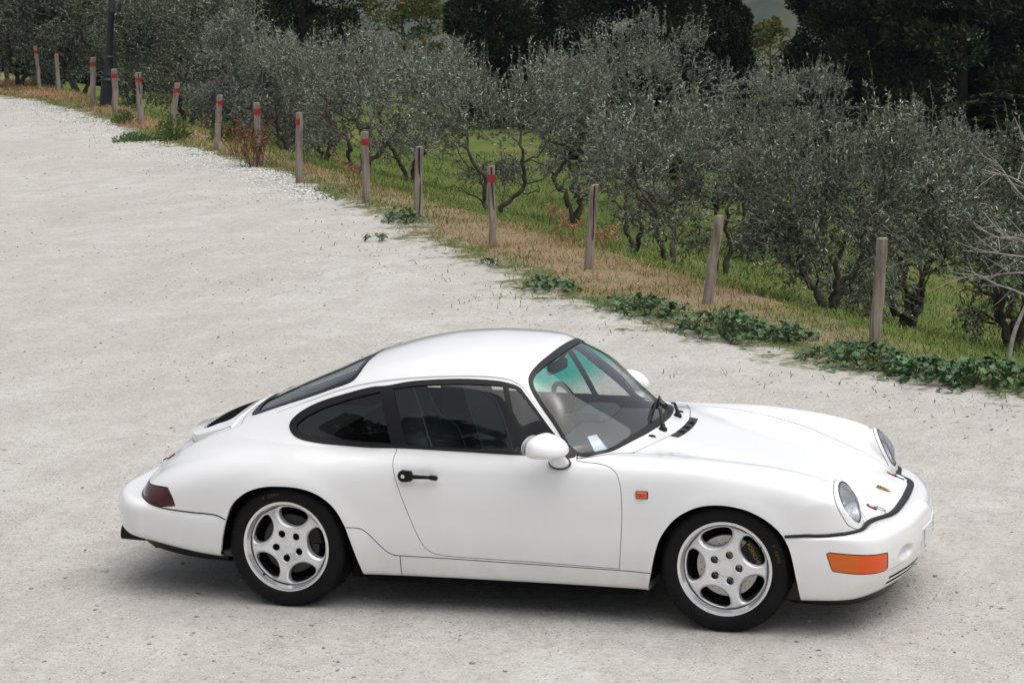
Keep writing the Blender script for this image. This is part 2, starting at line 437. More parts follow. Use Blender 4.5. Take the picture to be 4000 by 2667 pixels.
WS_OUT=[(.125,-.3),(.124,0.),(.119,.22),(.102,.38),(.092,.455),(.089,.507),(.112,.549),(.187,.605),(.271,.655),(.345,.687),(.40,.708),(.445,.704),(.495,.660),(.562,.533),(.627,.355),(.662,.17),(.674,0.),(.66,-.3)]
WS_GL=[(.163,-.3),(.162,0.),(.155,.22),(.132,.38),(.117,.455),(.115,.508),(.138,.546),(.212,.602),(.296,.650),(.365,.676),(.415,.680),(.46,.658),(.50,.600),(.545,.500),(.598,.33),(.628,.16),(.638,0.),(.62,-.3)]
RW_OUT=[(-.848,-.3),(-.848,0.),(-.846,.2),(-.838,.36),(-.832,.44),(-.842,.49),(-.875,.508),(-.973,.503),(-1.167,.476),(-1.40,.425),(-1.455,.405),(-1.472,.37),(-1.482,.25),(-1.488,.1),(-1.49,-.3)]
RW_GL=[(-.872,-.3),(-.872,0.),(-.870,.2),(-.862,.36),(-.858,.44),(-.868,.475),(-.90,.482),(-.977,.478),(-1.17,.451),(-1.39,.401),(-1.425,.38),(-1.438,.34),(-1.448,.22),(-1.453,.1),(-1.455,-.3)]
HOOD=[(.757,-.3),(.757,0.),(.752,.16),(.738,.25),(.712,.38),(.675,.50),(.645,.60),(.70,.600),(.80,.592),(.95,.572),(1.24,.53),(1.45,.49),(1.6,.462),(1.7,.455),(1.79,.50),(1.88,.43),(2.05,.40),(2.05,-.3)]
LID=[(-1.535,-.3),(-1.535,0.),(-1.528,.2),(-1.512,.40),(-1.497,.462),(-1.52,.466),(-1.65,.445),(-1.80,.408),(-1.95,.36),(-2.08,.30),(-2.2,.25),(-2.2,-.3)]
SILLTOP=[(-.80,.440),(-.737,.438),(-.704,.426),(-.665,.393),(-.621,.346),(-.582,.313),(-.549,.302),(-.521,.299),(-.2,.294),(.161,.288),(.80,.281)]
LAMP=[(-1.750,.497),(-1.775,.547),(-1.806,.583),(-1.86,.582),(-1.96,.574),(-2.3,.560),(-2.3,.47),(-1.9,.478)]
SIGNAL=[(1.636,.420),(1.645,.425),(1.668,.422),(1.76,.411),(1.875,.395),(1.890,.391),(1.896,.382),(1.894,.318),(1.888,.306),(1.872,.303),(1.76,.316),(1.685,.329),(1.665,.333),(1.655,.344),(1.633,.412)]
POCKET=[(1.885,.40),(1.93,.398),(1.975,.392),(1.99,.38),(1.985,.31),(1.95,.297),(1.885,.297)]
def s_of(p): return np.abs(p[:,1])
def build_panels():
    P,T=build_surface(); C=Cut(P,T)
    xz=lambda poly:(lambda p:polysd(p[:,0],p[:,2],poly)); xs=lambda poly:(lambda p:polysd(p[:,0],p[:,1],poly))
    C.cut(lambda p:p[:,1],'gone')
    ra=catmull(REAR_ARCH,5); fa=catmull(FRONT_ARCH,5)
    fra=lambda p:np.maximum(xz(ra)(p),.5-p[:,1]); ffa=lambda p:np.maximum(xz(fa)(p),.5-p[:,1])
    C.cut(fra,'gone'); C.cut(ffa,'gone')
    low=lambda p:smin(lower(p[:,0],p[:,1],p[:,2]),headl(p[:,0],p[:,1],p[:,2]),.018)
    fq=lambda p:np.where(p[:,0]>1.35,fbump(p[:,0],p[:,1],p[:,2])-low(p),.05)
    rq=lambda p:np.where(p[:,0]<-1.40,rbump(p[:,0],p[:,1],p[:,2])-low(p),.05)
    def shared(nm): a=np.unique(C.T[C.L==nm]); b=np.unique(C.T[C.L=='body']); return C.P[np.intersect1d(a,b)]
    C.cut(fq,'front_bumper'); C.crease_f=shared('front_bumper')
    C.cut(rq,'rear_bumper'); C.crease_r=shared('rear_bumper')
    lamp=catmull(LAMP,3,True); lampf=lambda p:np.maximum(xz(LAMP)(p),p[:,0]+1.7)
    C.cut(lampf,'tail_light'); C.seam(lampf,.0022,('body','tail_light'))
    C.cut(lambda p:p[:,1]-.40,'reflector_panel',('tail_light',))
    so=catmull(SIDE_OUT,5,True); up=lambda f,z0=.7,s0=.35:(lambda p:np.maximum(np.maximum(f(p),z0-p[:,2]),s0-p[:,1]))
    C.cut(up(xz(so)),'side_trim')
    for poly,nm in ((Q_GLASS,'quarter_window'),(D_GLASS,'door_window'),(V_GLASS,'vent_window')):
        pp=np.array(poly); C.cut(up(xz(pp)),nm,('side_trim',))
    tz=lambda f,z0:(lambda p:np.maximum(f(p),z0-p[:,2]))
    C.cut(tz(xs(catmull(WS_OUT,5,True)),.80),'windscreen_seal'); C.cut(tz(xs(catmull(WS_GL,5,True)),.80),'windscreen',('windscreen_seal',))
    C.cut(tz(xs(catmull(RW_OUT,5,True)),.80),'rear_window_seal'); C.cut(tz(xs(catmull(RW_GL,5,True)),.80),'rear_window',('rear_window_seal',))
    d=door_poly(); df=lambda p:np.maximum(np.maximum(xz(d)(p),.5-p[:,1]),p[:,2]-.95)
    C.cut(df,'door'); C.seam(lambda p:np.where((p[:,1]>.5)&(p[:,2]<.88),xz(d)(p),1),.0014,('body','door'))
    st=catmull(SILLTOP,5); stp=np.concatenate([st,[(.80,.05),(-.80,.05)]])
    sf=lambda p:np.maximum(xz(stp)(p),.5-p[:,1])
    C.cut(sf,'sill_panel'); C.seam(lambda p:np.where((p[:,1]>.5)&(p[:,0]<.79)&(p[:,0]>-.83)&(polyd(p[:,0],p[:,2],st)<.03),xz(stp)(p),1),.0022,('body','sill_panel'))
    C.cut(lambda p:p[:,0]+.5225,'sill_extension',('sill_panel',)); C.seam(lambda p:p[:,0]+.5225,.0022,('sill_panel','sill_extension'))
    hp=catmull(HOOD[:7],5).tolist()+catmull(HOOD[6:15],5).tolist()+HOOD[15:]
    hf=tz(xs(hp),.485)
    C.cut(hf,'front_lid'); C.seam(lambda p:np.where(p[:,2]>.49,xs(hp)(p),1),.0016,('body','front_lid'))
    cowl=catmull([(.388,.722),(.43,.715),(.50,.685),(.562,.632),(.60,.618),(.645,.600)],5)
    cowlp=np.concatenate([cowl,[(.58,.40),(.40,.60)]]); C.seam(lambda p:np.where((p[:,2]>.70)&(polyd(p[:,0],p[:,1],cowl)<.018),xs(cowlp)(p),1),.0036,('body',))
    lp=catmull(LID[:5],5).tolist()+catmull(LID[4:],4).tolist()
    lf=tz(xs(lp),.60)
    C.cut(lf,'engine_lid'); C.seam(lambda p:np.where(p[:,2]>.6,xs(lp)(p),1),.0014,('body','engine_lid'))
    # spoiler and grille on the lid
    outl=catmull([(-1.885,-.3),(-1.885,0.),(-1.88,.15),(-1.86,.28),(-1.83,.36),(-1.79,.405),(-1.75,.415),(-1.70,.418),(-1.585,.425),(-1.56,.40),(-1.56,-.3)],5,True)
    opn=catmull([(-1.785,-.3),(-1.785,0.),(-1.783,.16),(-1.778,.28),(-1.768,.345),(-1.745,.372),(-1.69,.370),(-1.64,.345),(-1.612,.30),(-1.60,.2),(-1.595,.1),(-1.593,-.3)],5,True)
    C.cut(tz(xs(outl),.6),'spoiler',('engine_lid',)); C.cut(tz(xs(opn),.6),'lid_grille',('spoiler',))
    # headlight ring and bore
    c=np.array([1.712,.614,.628]); n=np.array([.897,.10,.43]); n/=np.linalg.norm(n); C.hl=(c,n)
    def ar(p):
        dd=p-c; a=dd@n; return a,np.sqrt(np.maximum((dd*dd).sum(1)-a*a,0))
    def ringf(p):
        a,r=ar(p); return np.maximum(np.maximum(np.maximum(-(a+.016),a-.010),r-.140),.5-p[:,2]+.004)
    C.cut(ringf,'headlight_ring',('body',)); C.seam(ringf,.0014,('body','headlight_ring'))
    C.cut(lambda p:np.maximum(np.maximum(ar(p)[1]-.1065,-(ar(p)[0]+.03)),ar(p)[0]-.012),'gone',('headlight_ring',))
    sg=lambda p:np.maximum(np.maximum(xz(catmull(SIGNAL,3,True))(p),.56-p[:,1]),.27-p[:,2])
    C.cut(sg,'turn_signal',('front_bumper',)); C.seam(sg,.0022,('front_bumper','turn_signal'),'seam')
    C.cut(lambda p:np.abs(p[:,0]-1.778)-.0022,'seam',('turn_signal',))
    fg=lambda p:np.maximum(np.maximum(polysd(p[:,1],p[:,2],catmull([(.625,.394),(.52,.392),(.42,.388),(.385,.37),(.385,.325),(.42,.305),(.52,.298),(.625,.302)],3,True))(p) if False else polysd(p[:,1],p[:,2],catmull([(.625,.394),(.52,.392),(.42,.388),(.385,.37),(.385,.325),(.42,.305),(.52,.298),(.625,.302)],3,True)),1.80-p[:,0]),-9)
    C.cut(fg,'fog_lamp_cover',('front_bumper',))
    # intake slots low on the bumper
    for z0 in (.222,.250):
        C.cut(lambda p:np.maximum(np.maximum(np.abs(p[:,2]-z0)-.007,np.abs(p[:,1]-.36)-.20),1.6-p[:,0]),'slot%d'%(z0*1000),('front_bumper',))
    return C
def mirror_join(P,T,N,both=True):
    M=P*[1,-1,1]; NM=N*[1,-1,1]
    return np.concatenate([P,M]),np.concatenate([T,T[:,::-1]+len(P)]),np.concatenate([N,NM])
# ------------------------------------------------------------------ car materials
def paint_mat():
    m,nt,b=new_mat('white_paint')
    b.inputs['Base Color'].default_value=(.84,.84,.84,1); b.inputs['Roughness'].default_value=.35
    b.inputs['Coat Weight'].default_value=1; b.inputs['Coat Roughness'].default_value=.02; b.inputs['Coat IOR'].default_value=1.5
    # faint dust low on the panels and a trace of orange peel
    tc=nt.nodes.new('ShaderNodeTexCoord'); sp=nt.nodes.new('ShaderNodeSeparateXYZ'); nt.links.new(tc.outputs['Object'],sp.inputs[0])
    mr=nt.nodes.new('ShaderNodeMapRange'); mr.inputs[1].default_value=.42; mr.inputs[2].default_value=.18; nt.links.new(sp.outputs[2],mr.inputs[0])
    no=nt.nodes.new('ShaderNodeTexNoise'); no.inputs['Scale'].default_value=9; no.inputs['Detail'].default_value=6; nt.links.new(tc.outputs['Object'],no.inputs['Vector'])
    mu=nt.nodes.new('ShaderNodeMath'); mu.operation='MULTIPLY'; nt.links.new(mr.outputs[0],mu.inputs[0]); nt.links.new(no.outputs['Fac'],mu.inputs[1])
    mx=nt.nodes.new('ShaderNodeMix'); mx.data_type='RGBA'; mx.inputs[6].default_value=(.84,.84,.84,1); mx.inputs[7].default_value=(.60,.57,.52,1)
    nt.links.new(mu.outputs[0],mx.inputs[0]); nt.links.new(mx.outputs[2],b.inputs['Base Color'])
    n2=nt.nodes.new('ShaderNodeTexNoise'); n2.inputs['Scale'].default_value=5; n2.inputs['Detail'].default_value=1; nt.links.new(tc.outputs['Object'],n2.inputs['Vector'])
    bp=nt.nodes.new('ShaderNodeBump'); bp.inputs['Strength'].default_value=.04; bp.inputs['Distance'].default_value=.02; nt.links.new(n2.outputs['Fac'],bp.inputs['Height']); nt.links.new(bp.outputs[0],b.inputs['Coat Normal'])
    return m
PAINT=paint_mat()
RUBBER=pmat('black_rubber',(.007,.0068,.0078),.42,spec=.3)
BLACK=pmat('black_plastic',(.004,.004,.0045),.35,spec=.3)
DARK=pmat('underbody_black',(.006,.0058,.0055),.9,spec=.1)
LINING=pmat('cabin_lining',(.012,.0125,.013),.8,spec=.2)
SEATM=pmat('seat_leather',(.026,.028,.031),.5,spec=.3)
CHROME=pmat('chrome',(.75,.75,.76),.12,1)
ALLOY=pmat('silver_alloy',(.80,.80,.81),.25,.5,coat=.6,var=(30,.06))
ALLOYLIP=pmat('machined_lip',(.80,.80,.805),.22,.65,var=(60,.05))
STEEL=pmat('brake_steel',(.50,.48,.45),.35,.7)
TYRE=pmat('tyre_rubber',(.0035,.0035,.0038),.6,spec=.22,bump=(300,.12),var=(14,.35))
REDLENS=pmat('smoked_red_lens',(.060,.0065,.005),.12,coat=.4,bump=(220,.25))
AMBER=pmat('amber_lens',(.72,.085,.004),.15,coat=.5,spec=.3,bump=(160,.25))
AMBERD=pmat('amber_lens_outer',(.62,.12,.008),.15,coat=.5,spec=.3,bump=(120,.2))
GLASS=glass_mat('side_glass',(.78,.81,.805),ior=1.62)
WGLASS=glass_mat('windscreen_glass',(.85,.87,.87),ior=1.75,band=(1.06,1.165,(.0,.60,.47)))
RGLASS=glass_mat('rear_glass',(.45,.52,.50),ior=1.7)
LENS=glass_mat('lamp_glass',(.85,.88,.90),ior=1.6,rough=.08)
def _prism():     # moulded headlamp glass: part of the light scatters in its ribs
    nt=LENS.node_tree; out=[n for n in nt.nodes if n.type=='OUTPUT_MATERIAL'][0]; mx0=out.inputs[0].links[0].from_node
    df=nt.nodes.new('ShaderNodeBsdfDiffuse'); df.inputs[0].default_value=(.33,.35,.38,1); mx=nt.nodes.new('ShaderNodeMixShader'); tc=nt.nodes.new('ShaderNodeTexCoord'); wv=nt.nodes.new('ShaderNodeTexNoise'); wv.inputs['Scale'].default_value=26; nt.links.new(tc.outputs['Object'],wv.inputs['Vector'])
    mr=nt.nodes.new('ShaderNodeMapRange'); mr.inputs[1].default_value=.35; mr.inputs[2].default_value=.65; mr.inputs[3].default_value=.25; mr.inputs[4].default_value=.55; nt.links.new(wv.outputs['Fac'],mr.inputs[0]); nt.links.new(mr.outputs[0],mx.inputs[0])
    nt.links.new(mx0.outputs[0],mx.inputs[1]); nt.links.new(df.outputs[0],mx.inputs[2]); nt.links.new(mx.outputs[0],out.inputs[0])
_prism()
CAR=empty('car',(0,0,0)); tag(CAR,"white two-door sports coupe with silver five-spoke wheels parked on the gravel",'car')
def panel(C,names,name,mat,split=False,off=0.0,flip=False):
    P,T=C.get([names] if isinstance(names,str) else names)
    if len(T)==0: print('EMPTY',names); return []
    N=grad(body,P); N/=np.maximum(np.linalg.norm(N,axis=1,keepdims=True),1e-9)
    P=P+N*off
    if split:
        a=obj(name,P*[1,-1,1],T[:,::-1].copy(),mat,CAR,True,N*[1,-1,1]); b=obj(name,P,T,mat,CAR,True,N); return [a,b]
    V,F,NN=mirror_join(P,T,N); return [obj(name,V,F,mat,CAR,True,NN)]
C=build_panels()
panel(C,'body','body_shell',PAINT); panel(C,'front_lid','front_lid',PAINT)
eng=panel(C,'engine_lid','engine_lid',PAINT)[0]
fb=panel(C,'front_bumper','front_bumper',PAINT)[0]; rb=panel(C,'rear_bumper','rear_bumper',PAINT)[0]
doors=panel(C,'door','door',PAINT,True)
panel(C,'sill_panel','sill_panel',PAINT,True); panel(C,'sill_extension','sill_extension',PAINT,True)
panel(C,'tail_light','tail_light',REDLENS,True); panel(C,'reflector_panel','reflector_panel',REDLENS)
panel(C,'side_trim','window_trim',RUBBER,True,.0035)
panel(C,'quarter_window','quarter_window',GLASS,True,-.004); panel(C,'door_window','door_window',GLASS,True,-.003); panel(C,'vent_window','vent_window',GLASS,True,-.003)
panel(C,'windscreen_seal','windscreen_seal',RUBBER,False,.004); ws=panel(C,'windscreen','windscreen',WGLASS,False,-.001)[0]
panel(C,'rear_window_seal','rear_window_seal',RUBBER,False,.004); panel(C,'rear_window','rear_window',RGLASS,False,-.001)
panel(C,'seam','panel_gap',DARK,False,-.003); panel(C,'slot222','intake_slot',DARK,True,-.006); panel(C,'slot250','intake_slot',DARK,True,-.006); panel(C,'fog_lamp_cover','fog_lamp_cover',PAINT,True,-.001)
rings=panel(C,'headlight_ring','headlight_ring',PAINT,True)
# turn signals: outer and inner lens
P,T=C.get(['turn_signal']); cx=P[T].mean(1)[:,0]; N=grad(body,P); N/=np.linalg.norm(N,axis=1,keepdims=True)
for sg in (-1,1):
    for nm,sel,mt in (('turn_signal',cx<1.778,AMBERD),('turn_signal',cx>=1.778,AMBER)):
        t=T[sel]; u,iv=np.unique(t,return_inverse=True); iv=iv.reshape(t.shape); q=(P+N*.0015)[u]
        obj(nm,q*[1,sg,1],iv[:,::-1].copy() if sg<0 else iv,mt,CAR,True,N[u]*[1,sg,1])
# inner lining: the cabin shell, set inwards
P,T=C.get(['body','door','side_trim','windscreen_seal','rear_window_seal','seam']); cen=P[T].mean(1)
sel=(cen[:,0]>-1.75)&(cen[:,0]<.72)&(cen[:,2]>.33); t=T[sel]; u,iv=np.unique(t,return_inverse=True); iv=iv.reshape(t.shape); Pl=P[u]; N=grad(body,Pl); N/=np.linalg.norm(N,axis=1,keepdims=True)
# thin frames only need a small inset, the flanks a larger one
k=np.where(Pl[:,2]>.83,.010,.035)[:,None]; V,F,NN=mirror_join(Pl-N*k,iv,-N); obj('cabin_lining',V,F[:,::-1].copy(),LINING,CAR,True,NN)
# spoiler: lid surface lifted, with walls
def unit0(a): return a/np.linalg.norm(a,axis=1,keepdims=True)
P,T=C.get(['spoiler']); N=grad(body,P); N/=np.linalg.norm(N,axis=1,keepdims=True)
def sp_h(P):
    s=np.abs(P[:,1]); back=sstep(-1.56,-1.74,P[:,0]); side=.9
    return (.006+.028*back+.006*sstep(-1.78,-1.93,P[:,0]))
def sp_top(Q):
    sx,ss=Q[:,0],np.abs(Q[:,1]); plane=.809+.32*(sx+1.865)-.030*(ss/.42)**2-.02*sstep(.36,.43,ss); bl=sstep(-1.57,-1.68,sx)
    return np.maximum(Q[:,2]+.006,plane*bl+(Q[:,2]+.006)*(1-bl)),bl
Pt=P.copy(); Pt[:,2],bl=sp_top(P); N=np.where(bl[:,None]>.5,unit0(np.stack([-.32*np.ones(len(P)),.14*P[:,1]/.42,np.ones(len(P))],1)),N)
Pg,Tg=C.get(['lid_grille']); Ng=grad(body,Pg); Ng/=np.linalg.norm(Ng,axis=1,keepdims=True); Pq=Pg.copy(); Pq[:,2]=sp_top(Pg)[0]-.016; Vg,Fg,NNg=mirror_join(Pq,Tg,Ng); obj('lid_grille',Vg,Fg,BLACK,CAR,True,NNg)
E=np.sort(np.concatenate([T[:,[0,1]],T[:,[1,2]],T[:,[2,0]]]),1); Ed=np.concatenate([T[:,[0,1]],T[:,[1,2]],T[:,[2,0]]])
uE,iv,ct=np.unique(E,axis=0,return_inverse=True,return_counts=True); bd=Ed[(ct[iv.reshape(-1)]==1)]; bd=bd[~((P[bd[:,0],1]<.002)&(P[bd[:,1],1]<.002))]
V,F,NN=mirror_join(Pt,T,N); spo=obj('spoiler',V,F,PAINT,CAR,True,NN)
n=len(P); Vw=np.concatenate([Pt,P-N*.012]); Fw=np.stack([bd[:,1],bd[:,0],bd[:,0]+n,bd[:,1]+n],1)
Vm=np.concatenate([Vw,Vw*[1,-1,1]]); Fm=np.concatenate([Fw,Fw[:,::-1]+2*n]); obj('spoiler_edge',Vm,Fm,PAINT,spo)
# fins across the grille
fins=None
for k in range(23):
    y=-.345+.0314*k; xs_=np.linspace(-1.768+.5*max(0,abs(y)-.30),-1.605,9); Q=[]
    for x in xs_:
        zc=np.linspace(.6,1.0,161); v=body(np.full(161,x),np.full(161,y),zc); Q.append((x,y,zc[np.argmax(v>0)]))
    Q=np.array(Q); Q[:,2]=sp_top(Q)[0]-.010; m=MB(); m.tube(Q,np.array([[.004,.007]]*9),4,up=(0,0,1)); m.build('slat',BLACK,CAR)
# rubber strip between body and front bumper, dark joint above the rear bumper
def crease_line(P,cx,lo,hi,n):
    P=P[(P[:,2]>.44)&(P[:,2]<.56)&(P[:,1]>-.001)]; a=np.arctan2(P[:,1],(P[:,0]-cx)*np.sign(hi)); g=np.linspace(0,a.max(),n); o=np.argsort(a); P=P[o];a=a[o]
    q=np.stack([np.interp(g,a,np.convolve(np.pad(P[:,i],4,mode='edge'),np.ones(9)/9,'valid')) for i in range(3)],1); return q
cr=crease_line(C.crease_f,1.0,0,1,70); cr[0,1]=0
full=np.concatenate([cr[::-1]*[1,-1,1],cr[1:]]); wd=np.interp(np.abs(full[:,1]),[0,.45,.70,.80,.85],[.021,.019,.013,.010,.009])
m=MB(); m.tube(full+[0,0,.005],np.stack([wd,np.maximum(wd*.45,.0075)],1),8,up=(0,0,1)); o=m.build('bumper_strip',RUBBER,CAR,True)
cr=crease_line(C.crease_r,-1.0,0,-1,60); full=np.concatenate([cr[::-1]*[1,-1,1],cr[1:]])
m=MB(); m.tube(full+[0,0,.001],.0035,6); m.build('bumper_joint',RUBBER,CAR,True)
# wheel arches: white flange, then black liner
for arch,xc in ((REAR_ARCH,-1.115),(FRONT_ARCH,1.125)):
    ln=catmull(arch,5); ln=ln[(ln[:,1]>np.where(ln[:,0]<-1.3,.255,np.where(ln[:,0]>1.3,.185,.20)))]
    ys=[]
    for x,z in ln:
        sy=np.linspace(.6,.9,121); v=body(np.full(121,x),sy,np.full(121,z)); i=np.where(v<0)[0]; ys.append(sy[i[-1]] if len(i) else np.nan)
    ys=np.array(ys); g=np.isfinite(ys); ys=np.interp(np.arange(len(ys)),np.where(g)[0],ys[g]); 
    for sg in (-1,1):
        lg=ln[g]; yg=ys[g]
        rows=[np.stack([lg[:,0],sg*(yg+.0015),lg[:,1]],1),np.stack([lg[:,0],sg*(yg-.016),lg[:,1]],1)]
        c=np.array([xc,.30]); out=c+(ln-c)*1.05
        n=len(lg); V=np.concatenate(rows); F=[(i,i+1,n+i+1,n+i) for i in range(n-1)]
        obj('arch_flange',V,F,PAINT,CAR,True); n=len(ln)
        rows=[np.stack([ln[:,0],sg*(ys-.016),ln[:,1]],1),np.stack([out[:,0],sg*(ys-.030),out[:,1]],1),np.stack([out[:,0],np.full(n,sg*.42),out[:,1]],1)]
        V=np.concatenate(rows+[[[xc,sg*.42,.30]]]); F=[(k*n+i,k*n+i+1,(k+1)*n+i+1,(k+1)*n+i) for k in range(2) for i in range(n-1)]+[(2*n+i,2*n+i+1,3*n) for i in range(n-1)]
        obj('wheel_arch_liner',V,F,DARK,CAR,True)
# underbody
m=MB(); m.bbox((-.05,0,.215),(1.55,1.44,.13),.02); m.bbox((0,0,.25),(3.5,.84,.12),.02); m.bbox((1.62,0,.24),(.24,1.25,.14),.02); m.bbox((-1.75,0,.30),(.48,1.28,.16),.03)
m.build('underbody',DARK,CAR)
# black lips under bumpers and sills
lipx=[(1.50,.765),(1.60,.775),(1.70,.755),(1.78,.705),(1.85,.60),(1.89,.45),(1.91,.25),(1.915,0)]
ln=catmull(lipx,5); full=np.concatenate([np.stack([ln[:,0],-ln[:,1]],1),np.stack([ln[:,0],ln[:,1]],1)[::-1][1:]])
m=MB(); n=len(full)
m.add(np.concatenate([np.c_[full*[1,.985]-[.012,0],np.full(n,.195)],np.c_[full*[1,.97]-[.018,0],np.full(n,.152)],np.c_[full*[1,.90]-[.10,0],np.full(n,.152)]]),[(k*n+i,k*n+i+1,(k+1)*n+i+1,(k+1)*n+i) for k in range(2) for i in range(n-1)])
m.build('front_lip',BLACK,CAR,True)
for sg in (-1,1):
    m=MB(); m.bbox((-.02,sg*.715,.185),(1.42,.06,.08),.015); m.build('sill_underside',DARK,CAR)
vx=[(-1.50,.76,.262),(-1.65,.755,.268),(-1.8,.735,.280),(-1.95,.69,.298),(-2.06,.60,.312),(-2.13,.45,.32),(-2.16,.2,.325),(-2.165,0,.325)]
q=catmull(vx,5); full=np.concatenate([q*[1,-1,1],q[::-1][1:]]); n=len(full)
m=MB(); m.add(np.concatenate([full,full*[.985,.975,1]-[0,0,.055],full*[.94,.85,1]-[0,0,.06]]),[(k*n+i,k*n+i+1,(k+1)*n+i+1,(k+1)*n+i) for k in range(2) for i in range(n-1)]); m.build('rear_valance',BLACK,CAR,True)
m=MB(); m.tube([(-1.95,-.47,.262),(-2.08,-.48,.262),(-2.20,-.50,.272)],.042,20,cap=False); m.tube([(-2.20,-.50,.272),(-2.08,-.48,.262)],.037,20,cap=False); m.build('exhaust_pipe',BLACK,CAR,True)
# headlights
c0,n0=C.hl
BOWL=pmat('lamp_reflector',(.55,.57,.60),.18,1,bump=(18,.5))
for sg,ring in ((-1,rings[0]),(1,rings[1])):
    c=c0*[1,sg,1]; nn=n0*[1,sg,1]; zz=Vector(nn).to_track_quat('Z','Y').to_matrix()
    M=np.eye(4); M[:3,:3]=np.array(zz); M[:3,3]=c
    r=np.linspace(0,.106,11); dome=[(a,.038*(1-(a/.106)**2)-.002) for a in r]
    m=MB(); m.lathe(dome,40); m.xf(M); o=m.build('lens',LENS,ring,True)
    m=MB(); m.lathe([(a,-.075+.070*(a/.106)**2) for a in r],40); m.xf(M); m.build('reflector',BOWL,ring,True,fix=False)
    m=MB(); m.lathe([(.1075,-.03),(.1075,.003),(.103,.003),(.103,-.002)],40); m.xf(M); m.build('lens_rim',BLACK,ring,True)
    m=MB(); m.lathe([(0,-.02),(.012,-.022),(.014,-.035),(.014,-.07)],16); m.xf(M); m.build('bulb',CHROME,ring,True)
# side markers
for sg in (-1,1):
    m=MB(); m.bbox((.7365,sg*.809,.668),(.062,.012,.038),.004); f=m.build('side_marker',RUBBER,CAR)
    m=MB(); m.bbox((.7365,sg*.814,.668),(.055,.012,.031),.005); m.build('lens',AMBER,f)
    m=MB(); m.tube([(.731,sg*.8195,.668),(.731,sg*.8215,.668)],.0045,10); m.build('bulb',pmat('marker_bulb',(.12,.03,.004),.4),f)
# door handles
for sg,dr in ((-1,doors[0]),(1,doors[1])):
    y=sg*.805
    m=MB(); 
    a=np.linspace(np.pi/2,3*np.pi/2,14); pl=[(-.480+.030*math.cos(t),.715+.030*math.sin(t)) for t in a]+[(-.440,.690),(-.432,.703),(-.345,.706),(-.338,.702),(-.306,.699),(-.302,.704),(-.303,.717),(-.309,.722),(-.340,.725),(-.350,.720),(-.432,.722),(-.440,.742)]
    m.prism(pl,y,y+sg*.022,'xz'); h=m.build('handle',BLACK,dr); h.modifiers.new('b','BEVEL').width=.004; h.modifiers['b'].segments=2
    m=MB(); m.tube([(-.481,y+sg*.020,.715),(-.481,y+sg*.0245,.715)],.010,16); m.build('lock_cylinder',CHROME,h) if False else m.build('lock_cylinder',CHROME,CAR)
# drip rails
for sg in (-1,1):
    pr=catmull([(-1.30,.528,.992),(-1.05,.535,1.058),(-.85,.537,1.105),(-.649,.543,1.142),(-.42,.545,1.169),(-.195,.541,1.181),(-.05,.540,1.175),(.03,.546,1.158),(.085,.558,1.120),(.16,.595,1.04),(.25,.640,.945),(.335,.690,.865)],6)
    q=project(body,pr); m=MB(); m.tube(q*[1,sg,1],np.stack([np.interp(np.linspace(0,1,len(q)),[0,.1,.62,.78,1],[.002,.007,.007,.004,.001]),np.interp(np.linspace(0,1,len(q)),[0,.1,.62,.78,1],[.002,.006,.006,.003,.001])],1),8); m.build('drip_rail',PAINT,CAR,True)
# door mirrors
def mirror(sg):
    base=np.array([.315,.765,.800])
    m=MB(); a=[]
    for t in np.linspace(0,1,8): a.append(base+np.array([-.004*t,.080*t,.062*t]))
    m.tube(np.array(a)*[1,sg,1],np.array([[.052-.012*t,.030] for t in np.linspace(0,1,8)]),18,up=(0,0,1)); b=m.build('mirror_foot',PAINT,CAR,True)
    m=MB(); m.tube(np.array([base+[-0.001,-.012,-.004],base+[0,.006,.004]])*[1,sg,1],np.array([[.057,.034],[.056,.033]]),20,up=(0,0,1)); m.build('gasket',RUBBER,b)
    # housing: a teardrop, rounded to the nose, flat to the rear, flat underneath
    cc=np.array([.268,.868,.893]); U=np.linspace(0,np.pi,26); Vv=np.linspace(0,2*np.pi,40,endpoint=False); V=[];F=[]
    for i,u in enumerate(U):
        for v in Vv:
            d=np.array([math.cos(u),math.sin(u)*math.cos(v),math.sin(u)*math.sin(v)])
            e=np.sign(d)*np.abs(d)**(.80 if d[0]<0 else .95)
            x=e[0]*(.110 if d[0]>0 else .067); y=e[1]*.098; z=e[2]*(.072 if d[2]>0 else .043)
            if d[0]>0: z*=1-.10*(x/.118)**2
            z-=.018*max(0,x/.118)
            x+=-.30*y; z+= -.06*y
            V.append((cc+[x,y,z])*[1,sg,1])
    n=40
    for i in range(len(U)-1):
        for j in range(n): F.append((i*n+j,i*n+(j+1)%n,(i+1)*n+(j+1)%n,(i+1)*n+j))
    m=MB(); m.add(V,F); hshell=m.build('mirror',PAINT,CAR,True)
    m=MB(); k=[cc+np.array([-.066-.30*.085*math.cos(t),.085*math.cos(t),.012+.050*math.sin(t)]) for t in np.linspace(0,2*np.pi,28,endpoint=False)]
    m.add(np.array(k)*[1,sg,1],[tuple(range(28))]); m.build('mirror_glass',CHROME,hshell)
mirror(-1); mirror(1)
